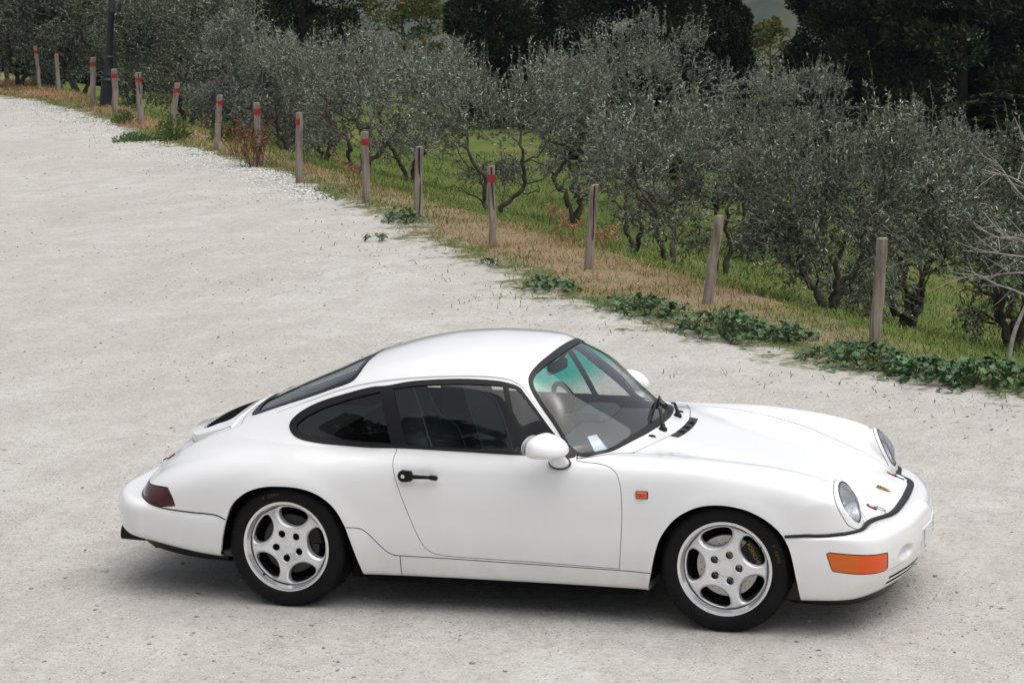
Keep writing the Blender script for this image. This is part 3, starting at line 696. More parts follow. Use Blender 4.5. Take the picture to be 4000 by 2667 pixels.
# wipers
def onbody(x,y):
    z=np.linspace(.7,1.3,601); v=body(np.full(601,x),np.full(601,y),z); return z[np.where(v<0)[0][-1]]
for (px,py),(qx,qy),(ax_,ay),(bx,by) in (((.692,-.165),(.625,.0),(.632,-.17),(.560,.36)),((.690,.175),(.622,.33),(.606,.10),(.515,.52))):
    m=MB(); zp=onbody(px,py); m.lathe([(.022,-.004),(.022,.010),(.013,.016),(.012,.030),(.006,.034),(0,.034)],16,c=(px,py,zp)); w=m.build('wiper',BLACK,CAR,True)
    zq=onbody(qx,qy); m=MB(); m.tube([(px,py,zp+.028),((px+qx)/2,(py+qy)/2,max(zp,zq)+.045),(qx,qy,zq+.030)],np.array([[.010,.006],[.008,.006],[.005,.005]]),8); m.build('wiper_arm',BLACK,w)
    m=MB(); pts=[]
    for t in np.linspace(0,1,9):
        x=ax_+(bx-ax_)*t-.03*math.sin(math.pi*t)*0; y=ay+(by-ay)*t; pts.append((x,y,onbody(x,y)+.012))
    m.tube(pts,np.array([[.004,.009]]*9),6); m.tube([np.array(p)+[0,0,.014] for p in pts[1:-1]],.004,6); m.build('wiper_blade',RUBBER,w)
# cowl vent slot behind the lid, washer nozzles
m=MB(); ys=np.linspace(-.23,.23,13); V=[];F=[]
for y in ys:
    x0=.757-.30*y*y; V+= [(x0+.004,y,onbody(x0+.004,y)+.004),(x0+.045,y,onbody(x0+.045,y)+.003),(x0+.045,y,onbody(x0+.045,y)-.006),(x0+.004,y,onbody(x0+.004,y)-.006)]
for i in range(12):
    for j in range(4): F.append((4*i+j,4*i+(j+1)%4,4*i+4+(j+1)%4,4*i+4+j))
m.add(V,F); m.build('air_intake',BLACK,CAR)
for y in (-.11,0,.11):
    x0=.757-.30*y*y+.02; m=MB(); m.box((x0,y,onbody(x0,y)+.006),(.040,.006,.006)); m.build('intake_rib',RUBBER,CAR)
for y in (-.31,.31):
    m=MB(); m.lathe([(0,.010),(.010,.008),(.018,.002),(.019,-.004)],14); 
    M=np.eye(4); M[0,0]=1.2;M[1,1]=.8; M[:3,3]=(.668,y,onbody(.668,y)); m.xf(M); m.build('washer_nozzle',BLACK,CAR,True)
# lid pins
REDM=pmat('red_anodised',(.25,.006,.010),.3,.3,coat=.5)
def surf_frame(x,y,dirx):
    z=onbody2(x,y); p=np.array([[x,y,z]]); n=grad(body,p)[0]; n/=np.linalg.norm(n); t=np.array(dirx,float); t-=n*(t@n); t/=np.linalg.norm(t); b=np.cross(n,t)
    M=np.eye(4); M[:3,0]=t; M[:3,1]=b; M[:3,2]=n; M[:3,3]=p[0]; return M
def onbody2(x,y):
    z=np.linspace(.40,1.3,901); v=body(np.full(901,x),np.full(901,y),z); return z[np.where(v<0)[0][-1]]
def pin(x,y,d):
    M=surf_frame(x,y,d)
    def stadium(L,w,n=8):
        a=np.linspace(-np.pi/2,np.pi/2,n); return [(L/2-w/2+w/2*math.cos(t),w/2*math.sin(t)) for t in a]+[(-L/2+w/2-w/2*math.cos(t),-w/2*math.sin(t)) for t in a]
    m=MB(); m.prism(stadium(.058,.026),0,.006,'xy',(-.022,0,0)); m.xf(M); p=m.build('lid_pin',REDM,CAR)
    m=MB(); m.bbox((-.026,0,.0075),(.026,.009,.004),.0015); m.xf(M); m.build('spring_plate',PAINT,p)
    lp=[(.020+.026*math.cos(t),.012*math.sin(t),.010) for t in np.linspace(0,2*np.pi,20)]
    m=MB(); m.tube(lp,.0032,6,cap=False); m.tube([(.046,0,.004),(.060,0,.004)],.005,8); m.xf(M); m.build('pin_loop',CHROME,p)
for sg in (-1,1): pin(1.800,sg*.352,(1,0,0)); pin(-1.985,sg*.34,(-1,.0,0))
# shield badge on the lid
GOLD=pmat('gold_enamel',(.50,.30,.06),.3,.6); CRED=pmat('badge_red',(.22,.015,.012),.3); CBLK=pmat('badge_black',(.015,.014,.014),.3)
M=surf_frame(1.785,0,(1,0,0))
sh=catmull([(-.034,-.024),(-.036,0),(-.034,.024),(-.01,.026),(.015,.021),(.034,.006),(.039,0),(.034,-.006),(.015,-.021),(-.01,-.026)],3,True)
m=MB(); m.prism(sh,0,.004,'xy'); m.xf(M); bd_=m.build('badge',GOLD,CAR)
m=MB()
for q in ([(-.022,.004),(-.022,.021),(-.008,.022),(-.008,.004)],[(.008,-.004),(.008,-.019),(.018,-.015),(.024,-.004)]):
    for k in range(3):
        a=np.array(q); y0,y1=a[:,1].min(),a[:,1].max(); w=(y1-y0)/6; yy=y0+(2*k+.5)*w
        m.prism([(a[:,0].min()+.001,yy),(a[:,0].max()-.001,yy),(a[:,0].max()-.001,yy+w),(a[:,0].min()+.001,yy+w)],.004,.0048,'xy')
m.xf(M); m.build('badge_stripe',CRED,bd_)
m=MB(); m.prism(np.array([(-.006,-.004),(-.007,.004),(.004,.0055),(.009,0),(.004,-.0055)]),.004,.0056,'xy'); m.prism([(-.022,-.021),(-.022,-.006),(-.012,-.006),(-.012,-.021)],.004,.0046,'xy'); m.xf(M); m.build('badge_field',CBLK,bd_)
text_mesh("PORSCHE",.0085,'badge_lettering',CBLK,bd_,(M@np.array([[0,1,0,-.029],[-1,0,0,0],[0,0,1,.0045],[0,0,0,1.]])).tolist())
# front number plate, flush on the bumper
pl=empty('tmp'); bpy.data.objects.remove(pl)
m=MB(); ys=np.linspace(-.19,.19,9)
def surfx(y,z):
    xx=np.linspace(1.6,2.1,1001); v=body(xx,np.full(1001,y),np.full(1001,z)); return float(xx[np.where(v<0)[0][-1]])
xp=lambda y:surfx(y,.36)+.004
V=[];F=[]
for y in ys:
    for z in (.300,.402): V.append((surfx(y,z)+.005,y,z))
for y in ys:
    for z in (.300,.402): V.append((surfx(y,z)-.004,y,z))
for i in range(8):
    F.append((2*i,2*i+2,2*i+3,2*i+1)); 
    for a in (0,1): F.append((2*i+a,2*i+2+a,18+2*i+2+a,18+2*i+a))
F.append((0,1,19,18)); F.append((16,17,35,34)); m.add(V,F)
plate=m.build('number_plate',pmat('plate_white',(.72,.73,.73),.35),CAR)
m=MB()
for y,w in ((-.165,.008),(.165,.008)): m.box((xp(y)+.0015,y,.351),(.002,w*.5,.09))
m.build('plate_edge',CBLK,plate)
# roof lining extras: rear view mirror, dashboard, wheel, seats, floor
m=MB(); m.bbox((.36,0,.755),(.42,1.22,.10),.03); m.bbox((.52,0,.785),(.14,.80,.05),.02); m.bbox((.20,.36,.80),(.20,.36,.09),.03); m.build('dashboard',pmat('dash_grey',(.030,.032,.035),.6),CAR)
m=MB(); m.box((-.3,0,.30),(1.9,1.40,.02)); m.box((-.95,0,.62),(.04,1.2,.5)); m.box((-1.22,0,.78),(.5,.90,.03)); m.build('cabin_floor',LINING,CAR)
m=MB(); m.bbox((.095,.0,1.135),(.03,.215,.062),.012,np.array(Matrix.Rotation(-.15,3,'Z'))); m.tube([(.10,0,1.16),(.16,0,1.225)],.008,8); m.build('rear_view_mirror',BLACK,CAR)
t=np.linspace(0,2*np.pi,40); c=np.array([.06,.36,.80]); ax1=np.array([0,1,0.]); ax2=np.array([-.42,0,.907])
m=MB(); m.tube([c+.185*(math.cos(a)*ax1+math.sin(a)*ax2) for a in t],.014,8,cap=False); m.tube([c+[.02,0,0],c+[.25,0,-.09]],.03,10)
for a in (math.pi*.05,math.pi*.95,math.pi*1.5): m.tube([c+[.015,0,0],c+.18*(math.cos(a)*ax1+math.sin(a)*ax2)],.011,6)
m.build('steering_wheel',BLACK,CAR,True)
for y in (-.34,.34):
    prof=[(-.19,.0),(-.235,.16),(-.24,.34),(-.225,.44),(-.15,.50),(-.105,.58),(-.095,.70),(-.07,.755),(0,.775),(.07,.755),(.095,.70),(.105,.58),(.15,.50),(.225,.44),(.24,.34),(.235,.16),(.19,.0)]
    pp=catmull(prof,3); m=MB(); n=len(pp); V=[];tilt=.30
    for off,sc in ((0.,.94),(.03,1.0),(.09,.98),(.115,.90)):
        for a,b in pp*[sc,1]:
            side=.07*(abs(a)/.24)**2 if b<.5 else 0
            V.append((-.46-b*tilt+off-side*.0+(.06*(abs(a)/.24)**2 if off>.05 else 0),y+a,.42+b*.94))
    F=[(k*n+i,k*n+(i+1)%n,(k+1)*n+(i+1)%n,(k+1)*n+i) for k in range(3) for i in range(n)]+[tuple(range(n))[::-1],tuple(range(3*n,4*n))]
    m.add(V,F); m.bbox((-.16,y,.45),(.52,.46,.14),.05); sgn=m.build('seat',SEATM,CAR); autosmooth(sgn,50)
    pk=np.array([(-.46-b*tilt+.115+.055*(abs(a)/.24)**2,y+a*.93,.42+b*.94) for a,b in pp]); m=MB(); m.tube(pk,.0045,6); m.build('seat_piping',pmat('piping_grey',(.10,.115,.115),.5),sgn)
m=MB(); m.bbox((-.52,-.36,.62),(.05,.16,.42),.02); m.build('red_seat_back',pmat('red_shell',(.30,.018,.012),.35),CAR)
# tax and insurance slips behind the windscreen
SLIP=np.array([(.454,-.618),(.510,-.552),(.445,-.521),(.406,-.575)])
def paper(name,col,u0,u1,v0,v1,off,parent):
    V=[]
    for u,v in ((u0,v0),(u1,v0),(u1,v1),(u0,v1)):
        q=SLIP[0]*(1-u)*(1-v)+SLIP[1]*u*(1-v)+SLIP[2]*u*v+SLIP[3]*(1-u)*v; V.append((q[0],q[1],onbody(q[0],q[1])-off))
    return obj(name,V,[(0,1,2,3)],pmat(name+'_mat',col,.6),parent)
sl=paper('windscreen_slip',(.62,.70,.74),0,.86,.02,1.0,.009,CAR); paper('slip_sleeve',(.10,.18,.50),.06,1.0,0,.80,.0105,sl)
paper('slip_form',(.58,.66,.42),.12,.84,.06,.66,.0075,sl); paper('slip_stamp',(.55,.20,.16),.14,.32,.76,.90,.0075,sl); paper('slip_stamp',(.55,.20,.16),.54,.72,.76,.90,.0075,sl)
for k,(v,w) in enumerate(((.54,.42),(.42,.6),(.31,.5),(.18,.6))): paper('slip_print',(.12,.13,.12),.2,.2+w*.9,v,v+.035,.006,sl)
# ------------------------------------------------------------------ wheels
TYRETXT=pmat('tyre_lettering',(.10,.055,.015),.6)
CALTXT=pmat('caliper_gold',(.28,.19,.04),.5)
DARKHOLE=pmat('lug_dark',(.02,.02,.022),.5)
def wheel_face(ang0, lug0):
    nr,na=34,260
    r=np.linspace(.0,.2065,nr); a=np.linspace(0,2*np.pi,na,endpoint=False)
    R,A=np.meshgrid(r,a,indexing='ij'); V=np.stack([R*np.cos(A),R*np.sin(A)],-1).reshape(-1,2)
    T=[]
    for i in range(nr-1):
        j=np.arange(na);k=(j+1)%na
        if i>0: T.append(np.stack([i*na+j,(i+1)*na+j,(i+1)*na+k],1)); T.append(np.stack([i*na+j,(i+1)*na+k,i*na+k],1))
        else: T.append(np.stack([j*0,(i+1)*na+j,(i+1)*na+k],1))
    T=np.concatenate(T)
    def openf(p):
        d=np.full(len(p),9.0); rr=np.hypot(p[:,0],p[:,1])
        for k in range(5):
            t=ang0+k*2*np.pi/5; c,s=math.cos(t),math.sin(t); u=p[:,0]*c+p[:,1]*s; v=-p[:,0]*s+p[:,1]*c
            e=(np.sqrt(((u-.175)/.0715)**2+(v/.0815)**2)-1)*.0715
            d=np.minimum(d,smax(e,rr-.1985,.022))
        return d
    def lugf(p):
        d=np.full(len(p),9.0)
        for k in range(5):
            t=lug0+k*2*np.pi/5; d=np.minimum(d,np.hypot(p[:,0]-.067*math.cos(t),p[:,1]-.067*math.sin(t))-.0180)
        return d
    def cut2(V,T,f):
        v=f(V); v[np.abs(v)<1e-5]=1e-5; tv=v[T]<0; cnt=tv.sum(1); cr=(cnt>0)&(cnt<3); tri=T[cr]; neg=tv[cr]; n1=neg.sum(1)
        lone=np.where(n1==1,neg.argmax(1),(~neg).argmax(1)); q=np.arange(len(tri)); a=tri[q,lone];b=tri[q,(lone+1)%3];c=tri[q,(lone+2)%3]
        E=np.sort(np.concatenate([np.stack([a,b],1),np.stack([a,c],1)]),1); U,inv=np.unique(E,axis=0,return_inverse=True); inv=inv.reshape(-1)
        t=(v[U[:,0]]/(v[U[:,0]]-v[U[:,1]]))[:,None]; N=V[U[:,0]]+(V[U[:,1]]-V[U[:,0]])*t; b0=len(V); V=np.concatenate([V,N]); k=len(tri); ab=b0+inv[:k]; ac=b0+inv[k:]
        out=[T[cnt==0]]; ln=n1==1
        out.append(np.stack([ab,b,c],1)[ln]); out.append(np.stack([ab,c,ac],1)[ln]); out.append(np.stack([a,ab,ac],1)[~ln])
        return V,np.concatenate(out)
    V,T=cut2(V,T,openf); V,T=cut2(V,T,lugf)
    def depth(p):   # distance behind the lip plane
        rr=np.hypot(p[:,0],p[:,1]); d=.0285-.012*np.sin(np.clip((rr-.04)/.165,0,1)*np.pi)**1.2-.003*(rr<.04)
        d=d+.010*np.maximum(0,(rr-.192)/.0145)**1.5
        o=openf(p); b=np.clip(1-o/.013,0,1); d=d+.013*b**2
        l=lugf(p); d=d+.0035*np.clip(1-l/.004,0,1)**2
        return d
    u=np.unique(T); mp=-np.ones(len(V),int); mp[u]=np.arange(len(u)); V=V[u]; T=mp[T]
    D=depth(V); h=1e-4
    gx=(depth(V+[h,0])-depth(V-[h,0]))/(2*h); gy=(depth(V+[0,h])-depth(V-[0,h]))/(2*h)
    V3=np.stack([V[:,0],D,V[:,1]],1); N=np.stack([gx,-np.ones(len(V)),gy],1); N/=np.linalg.norm(N,axis=1,keepdims=True)
    E=np.concatenate([T[:,[0,1]],T[:,[1,2]],T[:,[2,0]]]); Es=np.sort(E,1); U,iv,ct=np.unique(Es,axis=0,return_inverse=True,return_counts=True); bd=E[ct[iv.reshape(-1)]==1]
    n=len(V3); back=V3.copy(); back[:,1]+=.034; Vw=np.concatenate([V3,back]); Fw=np.stack([bd[:,0],bd[:,1],bd[:,1]+n,bd[:,0]+n],1)
    return V3,T,N,Vw,Fw
def make_wheel(rear, ang0, lug0, valve):
    root=[]
    hw=.1275 if rear else .112
    # tyre: y=0 lip plane, outward is -y
    prof=[(.2235,.012),(.232,.004),(.240,-.004),(.262,-.0085),(.282,-.0075),(.297,-.001),(.307,.010),(.3135,.022)]
    gs=[(.3155,.030)]; y=.038; wd=2*hw-.02
    ng=4; step=(wd-.06)/ng
    y=.036
    for g in range(ng):
        gs+=[(.3165,y),(.3165,y+step-.010),(.309,y+step-.0085),(.309,y+step-.0015),(.3165,y+step)]; y+=step
    prof=prof+gs+[(.3135,wd-.022),(.307,wd-.01),(.297,wd+.001),(.27,wd+.006),(.235,wd-.01)]
    mt=MB(); mt.lathe(prof,96,'y')
    V=np.concatenate(mt.V); lowz=-.3135; m_=V[:,2]<lowz; V[m_,1]+=0; V[:,2]=np.maximum(V[:,2],-.3160); mt.V=[V]
    # slanted tread cuts as small proud blocks on the shoulder
    tyre=('tyre',mt,TYRE)
    return tyre
def wheel(name_idx, x, sg, rear, ang0, lug0, valve_ang, camber, steer=0):
    w=empty('wheel'); w.parent=CAR
    lip=.797 if not rear else .800
    cz=.3160
    hw=.1275 if rear else .112
    _,mt,_=make_wheel(rear,ang0,lug0,0)
    ty=mt.build('tyre',TYRE,w,True); autosmooth(ty,40)
    # shoulder tread blocks
    m=MB(); wd=2*hw-.02
    for k in range(54):
        t=2*np.pi*k/54; 
        for yo,dy,rt in ((.020,.020,.3138),(wd-.038,.02,.3138)):
            c,s=math.cos(t),math.sin(t); c2,s2=math.cos(t+.075),math.sin(t+.075); c3,s3=math.cos(t+.045),math.sin(t+.045)
            if s<-.985: continue
            P_=[(rt*c,yo,rt*s),(rt*c2,yo,rt*s2),((rt+.0026)*math.cos(t+.10),yo+dy,(rt+.0026)*math.sin(t+.10)),((rt+.0026)*c3,yo+dy,(rt+.0026)*s3)]
            Q_=[tuple(np.array(p)*[1.006,1,1.006]) for p in P_]
            m.add(P_+Q_,[(4,5,6,7),(0,1,5,4),(1,2,6,5),(2,3,7,6),(3,0,4,7)])
    m.build('tread_blocks',TYRE,ty,kind='stuff')
    m=MB(); m.lathe([(.2335,.006),(.2335,.0),(.2325,-.0015),(.2240,-.0015),(.2185,.0015),(.2165,.010),(.2125,.022),(.2085,.030),(.2062,.034)],96,'y'); rim=m.build('rim',ALLOYLIP,w,True); autosmooth(rim,30)
    m=MB(); m.lathe([(.2062,.030),(.2062,.045),(.198,.06),(.195,wd-.01),(.225,wd)],64,'y'); m.build('barrel',pmat('barrel_dark',(.018,.018,.019),.5,.3),rim,True)
    V3,T,N,Vw,Fw=wheel_face(ang0,lug0)
    fc=obj('spokes',V3,T,ALLOY,rim,True,N); obj('spoke_sides',Vw,Fw,ALLOY,rim)
    m=MB(); m.lathe([(0,.0225),(.0375,.0225),(.0385,.024),(.0385,.028)],40,'y'); cap=m.build('centre_cap',ALLOY,w); autosmooth(cap,30)
    crest=catmull([(-.017,.022),(0,.024),(.017,.022),(.020,.016),(.018,-.004),(.010,-.018),(0,-.025),(-.010,-.018),(-.018,-.004),(-.020,.016)],3,True)
    rot=np.array(Matrix.Rotation(ang0*.7-.45,4,'Y')); m=MB(); m.prism(crest,.0225,.0205,'xz')
    for q in ((-.010,.006),(.010,-.006),(-.009,-.008),(.009,.008)): m.bbox((q[0],.0198,q[1]),(.012,.0024,.009),.0008)
    m.bbox((0,.0196,0),(.009,.003,.011),.001); m.xf(rot); m.build('cap_crest',ALLOY,cap)
    for k in range(5):
        t=lug0+k*2*np.pi/5; m=MB(); m.lathe([(.0178,.026),(.0165,.055),(0,.055)],18,'y',(.067*math.cos(t),0,.067*math.sin(t))); m.lathe([(.0085,.040),(.0095,.055)],6,'y',(.067*math.cos(t),0,.067*math.sin(t))); m.build('lug_hole',DARKHOLE,fc)
    m=MB(); c,s=math.cos(valve_ang),math.sin(valve_ang); m.tube([(.207*c,.034,.207*s),(.203*c,.012,.203*s)],.0055,8); m.build('valve',BLACK,rim)
    # brake
    m=MB(); m.lathe([(.075,.075),(.150,.075),(.152,.077),(.152,.105),(.075,.105)],64,'y'); m.lathe([(.0,.050),(.085,.055),(.088,.078)],40,'y'); disc=m.build('brake_disc',STEEL if not rear else pmat('rear_disc_steel',(.05,.048,.045),.5,.5),w); autosmooth(disc,30)
    m=MB()
    for k in range(24):
        for r_,o in ((.098,0),(.115,.09),(.132,.18)):
            t=2*np.pi*k/24+o; m.lathe([(.0034,.0742),(0,.0742)],6,'y',(r_*math.cos(t),0,r_*math.sin(t)))
    m.build('disc_holes',DARKHOLE,disc,kind='stuff')
    ca=math.radians(28); m=MB(); arc=np.linspace(-.42,.42,10)
    pts=[(r_*math.cos(t),r_*math.sin(t)) for r_,ts in ((.182,arc),(.108,arc[::-1])) for t in ts]
    m.prism(pts,.050,.125,'xz'); Ry=np.array([[math.cos(ca),0,-math.sin(ca),0],[0,1,0,0],[math.sin(ca),0,math.cos(ca),0],[0,0,0,1.]]); m.xf(Ry); cal=m.build('brake_caliper',BLACK,w); cal.modifiers.new('b','BEVEL').width=.006
    if sg<0 and not rear:
        Mt=Ry@np.array([[0,1,0,.150],[0,0,-1,.0493],[-1,0,0,0],[0,0,0,1.]])
        text_mesh("PORSCHE",.026,'caliper_lettering',CALTXT,cal,Mt.tolist())
    # backing so nothing shows through
    m=MB(); m.lathe([(.195,.140),(0,.140)],40,'y'); m.build('hub_back',DARK,w)
    if sg<0:
        def arc_text(txt,cang,rr,size,sp):
            n_=len(txt)
            for i,ch in enumerate(txt):
                if ch==' ': continue
                a=cang-(i-(n_-1)/2)*sp
                # glyph up = outward
                u=np.array([math.cos(a),0,math.sin(a)]); rt=np.array([math.sin(a),0,-math.cos(a)])
                M=np.eye(4); M[:3,0]=rt; M[:3,1]=u; M[:3,2]=(0,-1,0); M[:3,3]=u*rr+np.array([0,-.0092,0])
                text_mesh(ch,size,'tyre_lettering',TYRETXT,ty,M.tolist(),shear=.2)
        if rear: arc_text("P ZERO",math.radians(106),.272,.021,.058)
        else: arc_text("P ZERO",math.radians(20),.272,.021,.058)
    R=Matrix.Rotation(0 if sg<0 else math.pi,4,'Z')
    cb=Matrix.Rotation(-camber,4,'X')
    w.matrix_local=Matrix.Translation((x,sg*lip,cz+.0))@R@Matrix.Rotation(steer,4,'Z')@cb
    return w
WH=[(-1.136,-1,True,math.radians(7),math.radians(46),math.radians(229),.026),(1.136,-1,False,math.radians(34),math.radians(73),math.radians(32),.016),
    (-1.136,1,True,.3,.9,2.0,.026),(1.136,1,False,.8,1.4,1.0,.016)]
for i,(x,sg,rear,a0,l0,va,cb) in enumerate(WH): wheel(i,x,sg,rear,a0,l0,va,cb)
# ------------------------------------------------------------------ terrain: gravel lot, verge, olive grove falling away to a valley and hills
LP0=np.array([.66,7.36]); LV=np.array([-.6111,.7915]); LN=np.array([.7915,.6111])     # line of posts: along v, across u
UZ=spl((-400,-.012),(-.2,-.012),(.25,-.03),(1.0,-.27),(2.0,-.62),(3,-.93),(5,-1.42),(8,-1.9),(14,-2.6),(22,-3.6),(40,-8),(70,-19),(130,-42),(220,-60),(330,-66),(430,-50),(620,20),(900,110),(1500,190),(2500,200))
def uv(x,y):
    d0,d1=np.asarray(x)-LP0[0],np.asarray(y)-LP0[1]; return d0*LN[0]+d1*LN[1], d0*LV[0]+d1*LV[1]
def xy(u,v): return LP0[0]+u*LN[0]+v*LV[0], LP0[1]+u*LN[1]+v*LV[1]
def tz(x,y):
    u,v=uv(x,y); z=UZ(u); w=sstep(.6,4,u)
    z=z+w*  .05*(np.sin(v*.9+u*.7)+np.sin(v*.37-u*1.1+1.3))
    far=sstep(250,520,u)
    z=z+far*(26*np.sin(v*.006+1.0)+14*np.sin(v*.017+u*.008)+8*np.sin(v*.041-u*.02))
    return z
EDGE_V=[-40,-14,-8,-2.44,-1.93,-1.53,-.86,-.2,.62,1.25,2.33,3.31,4.7,5.82,7.43,8.63,10.8,12.5,14.4,16.3,18,21,23.5,27.5,32.3,36,37.5,45,80]
EDGE_U=[-.1,-.1,-.1,-.16,-.5,-.55,-.85,-.8,-1.1,-1.17,-1.22,-1.41,-1.36,-1.17,-1.2,-1.05,-.75,-.85,-.8,-.5,-.62,-.67,-.95,-.71,-.74,-.93,-1.25,-2.2,-4]
def edge_u(v): return np.interp(v,EDGE_V,EDGE_U)
def nd(nt,t,**kw):
    n=nt.nodes.new(t)
    for k,v in kw.items(): setattr(n,k,v)
    return n
def ramp(nt,src,stops,interp='LINEAR'):
    r=nt.nodes.new('ShaderNodeValToRGB'); r.color_ramp.interpolation=interp
    while len(r.color_ramp.elements)<len(stops): r.color_ramp.elements.new(.5)
    for e,(p,c) in zip(r.color_ramp.elements,stops): e.position=p; e.color=(*c,1) if len(c)==3 else c
    nt.links.new(src,r.inputs[0]); return r.outputs[0]
def noise(nt,vec,scale,detail=5,rough=.55,dist=0):
    n=nt.nodes.new('ShaderNodeTexNoise'); n.inputs['Scale'].default_value=scale; n.inputs['Detail'].default_value=detail; n.inputs['Roughness'].default_value=rough; n.inputs['Distortion'].default_value=dist
    nt.links.new(vec,n.inputs['Vector']); return n.outputs['Fac']
def mixc(nt,fac,a,b,mode='MIX'):
    m=nt.nodes.new('ShaderNodeMix'); m.data_type='RGBA'; m.blend_type=mode
    for i,s in ((6,a),(7,b)):
        if isinstance(s,tuple): m.inputs[i].default_value=(*s,1)
        else: nt.links.new(s,m.inputs[i])
    if isinstance(fac,(int,float)): m.inputs[0].default_value=fac
    else: nt.links.new(fac,m.inputs[0])
    return m.outputs[2]
def math_(nt,op,a,b=None,clamp=False):
    m=nt.nodes.new('ShaderNodeMath'); m.operation=op; m.use_clamp=clamp
    for i,s in ((0,a),(1,b)):
        if s is None: continue
        if isinstance(s,(int,float)): m.inputs[i].default_value=s
        else: nt.links.new(s,m.inputs[i])
    return m.outputs[0]
def gravel_mat():
    m,nt,b=new_mat('pale_gravel'); g=nt.nodes.new('ShaderNodeNewGeometry'); p=g.outputs['Position']
    big=noise(nt,p,.35,4,.55,.6); mid=noise(nt,p,2.3,5,.6,.3); fine=noise(nt,p,38,4,.7)
    base=ramp(nt,big,[(.30,(.435,.410,.370)),(.52,(.50,.481,.446)),(.75,(.55,.538,.512))])
    rot=nt.nodes.new('ShaderNodeMapping'); rot.inputs['Rotation'].default_value=(0,0,-.66); rot.inputs['Scale'].default_value=(1.3,.45,1); nt.links.new(p,rot.inputs[0])
    track=noise(nt,rot.outputs[0],1.1,5,.6,1.2)
    base=mixc(nt,ramp(nt,track,[(.34,(.55,.55,.55)),(.48,(0,0,0))]),base,(.375,.358,.33)); base=mixc(nt,ramp(nt,track,[(.54,(0,0,0)),(.68,(.7,.7,.7))]),base,(.545,.535,.515))
    base=mixc(nt,ramp(nt,mid,[(.40,(0,0,0)),(.62,(.75,.75,.75))]),base,(.42,.395,.355))
    base=mixc(nt,ramp(nt,fine,[(.30,(.8,.8,.8)),(.50,(0,0,0))]),base,(.31,.29,.265))
    base=mixc(nt,ramp(nt,fine,[(.58,(0,0,0)),(.75,(.6,.6,.6))]),base,(.58,.565,.54))
    g14=noise(nt,p,13,5,.72,.4)
    base=mixc(nt,ramp(nt,g14,[(.34,(.70,.70,.70)),(.47,(0,0,0))]),base,(.335,.318,.295)); base=mixc(nt,ramp(nt,g14,[(.55,(0,0,0)),(.68,(.6,.6,.6))]),base,(.57,.56,.54))
    # scattered grit, denser in patches
    patch=math_(nt,'MAXIMUM',ramp(nt,noise(nt,p,.9,4,.6,1.0),[(.46,(.0,.0,.0)),(.70,(1,1,1))]),ramp(nt,track,[(.30,(1,1,1)),(.46,(0,0,0))]))
    for sc,thr,dark in ((62,.17,(.20,.19,.175)),(105,.16,(.24,.225,.205)),(30,.085,(.17,.165,.155)),(85,.15,(.74,.73,.71))):
        v=nt.nodes.new('ShaderNodeTexVoronoi'); v.inputs['Scale'].default_value=sc; v.inputs['Randomness'].default_value=1; nt.links.new(p,v.inputs['Vector'])
        sp=nt.nodes.new('ShaderNodeSeparateColor'); nt.links.new(v.outputs['Color'],sp.inputs[0])
        sel=math_(nt,'LESS_THAN',sp.outputs[0],math_(nt,'ADD',math_(nt,'MULTIPLY',patch,.46),.12))
        rad=math_(nt,'LESS_THAN',v.outputs['Distance'],math_(nt,'MULTIPLY',sp.outputs[1],thr*2.6))
        base=mixc(nt,math_(nt,'MULTIPLY',math_(nt,'MULTIPLY',sel,rad),.85),base,dark)
    at=nt.nodes.new('ShaderNodeAttribute'); at.attribute_name='rim'; n9=noise(nt,p,3.2,5,.7,.6); n8=noise(nt,p,14,4,.7)
    soil=mixc(nt,n8,(.17,.125,.075),(.33,.265,.175)); soil=mixc(nt,ramp(nt,n9,[(.42,(0,0,0)),(.56,(.9,.9,.9))]),soil,(.075,.11,.03))
    e=math_(nt,'ADD',math_(nt,'ADD',at.outputs['Fac'],math_(nt,'MULTIPLY',math_(nt,'SUBTRACT',n9,.5),1.5)),math_(nt,'MULTIPLY',math_(nt,'SUBTRACT',n8,.5),.55))
    base=mixc(nt,ramp(nt,e,[(.60,(0,0,0)),(.84,(1,1,1))]),base,soil)
    nt.links.new(base,b.inputs['Base Color']); b.inputs['Roughness'].default_value=.9; b.inputs['Specular IOR Level'].default_value=.25
    bp=nt.nodes.new('ShaderNodeBump'); bp.inputs['Strength'].default_value=.55; bp.inputs['Distance'].default_value=.012
    h=math_(nt,'ADD',fine,math_(nt,'MULTIPLY',noise(nt,p,110,3,.7),.6)); nt.links.new(h,bp.inputs['Height']); nt.links.new(bp.outputs[0],b.inputs['Normal'])
    return m
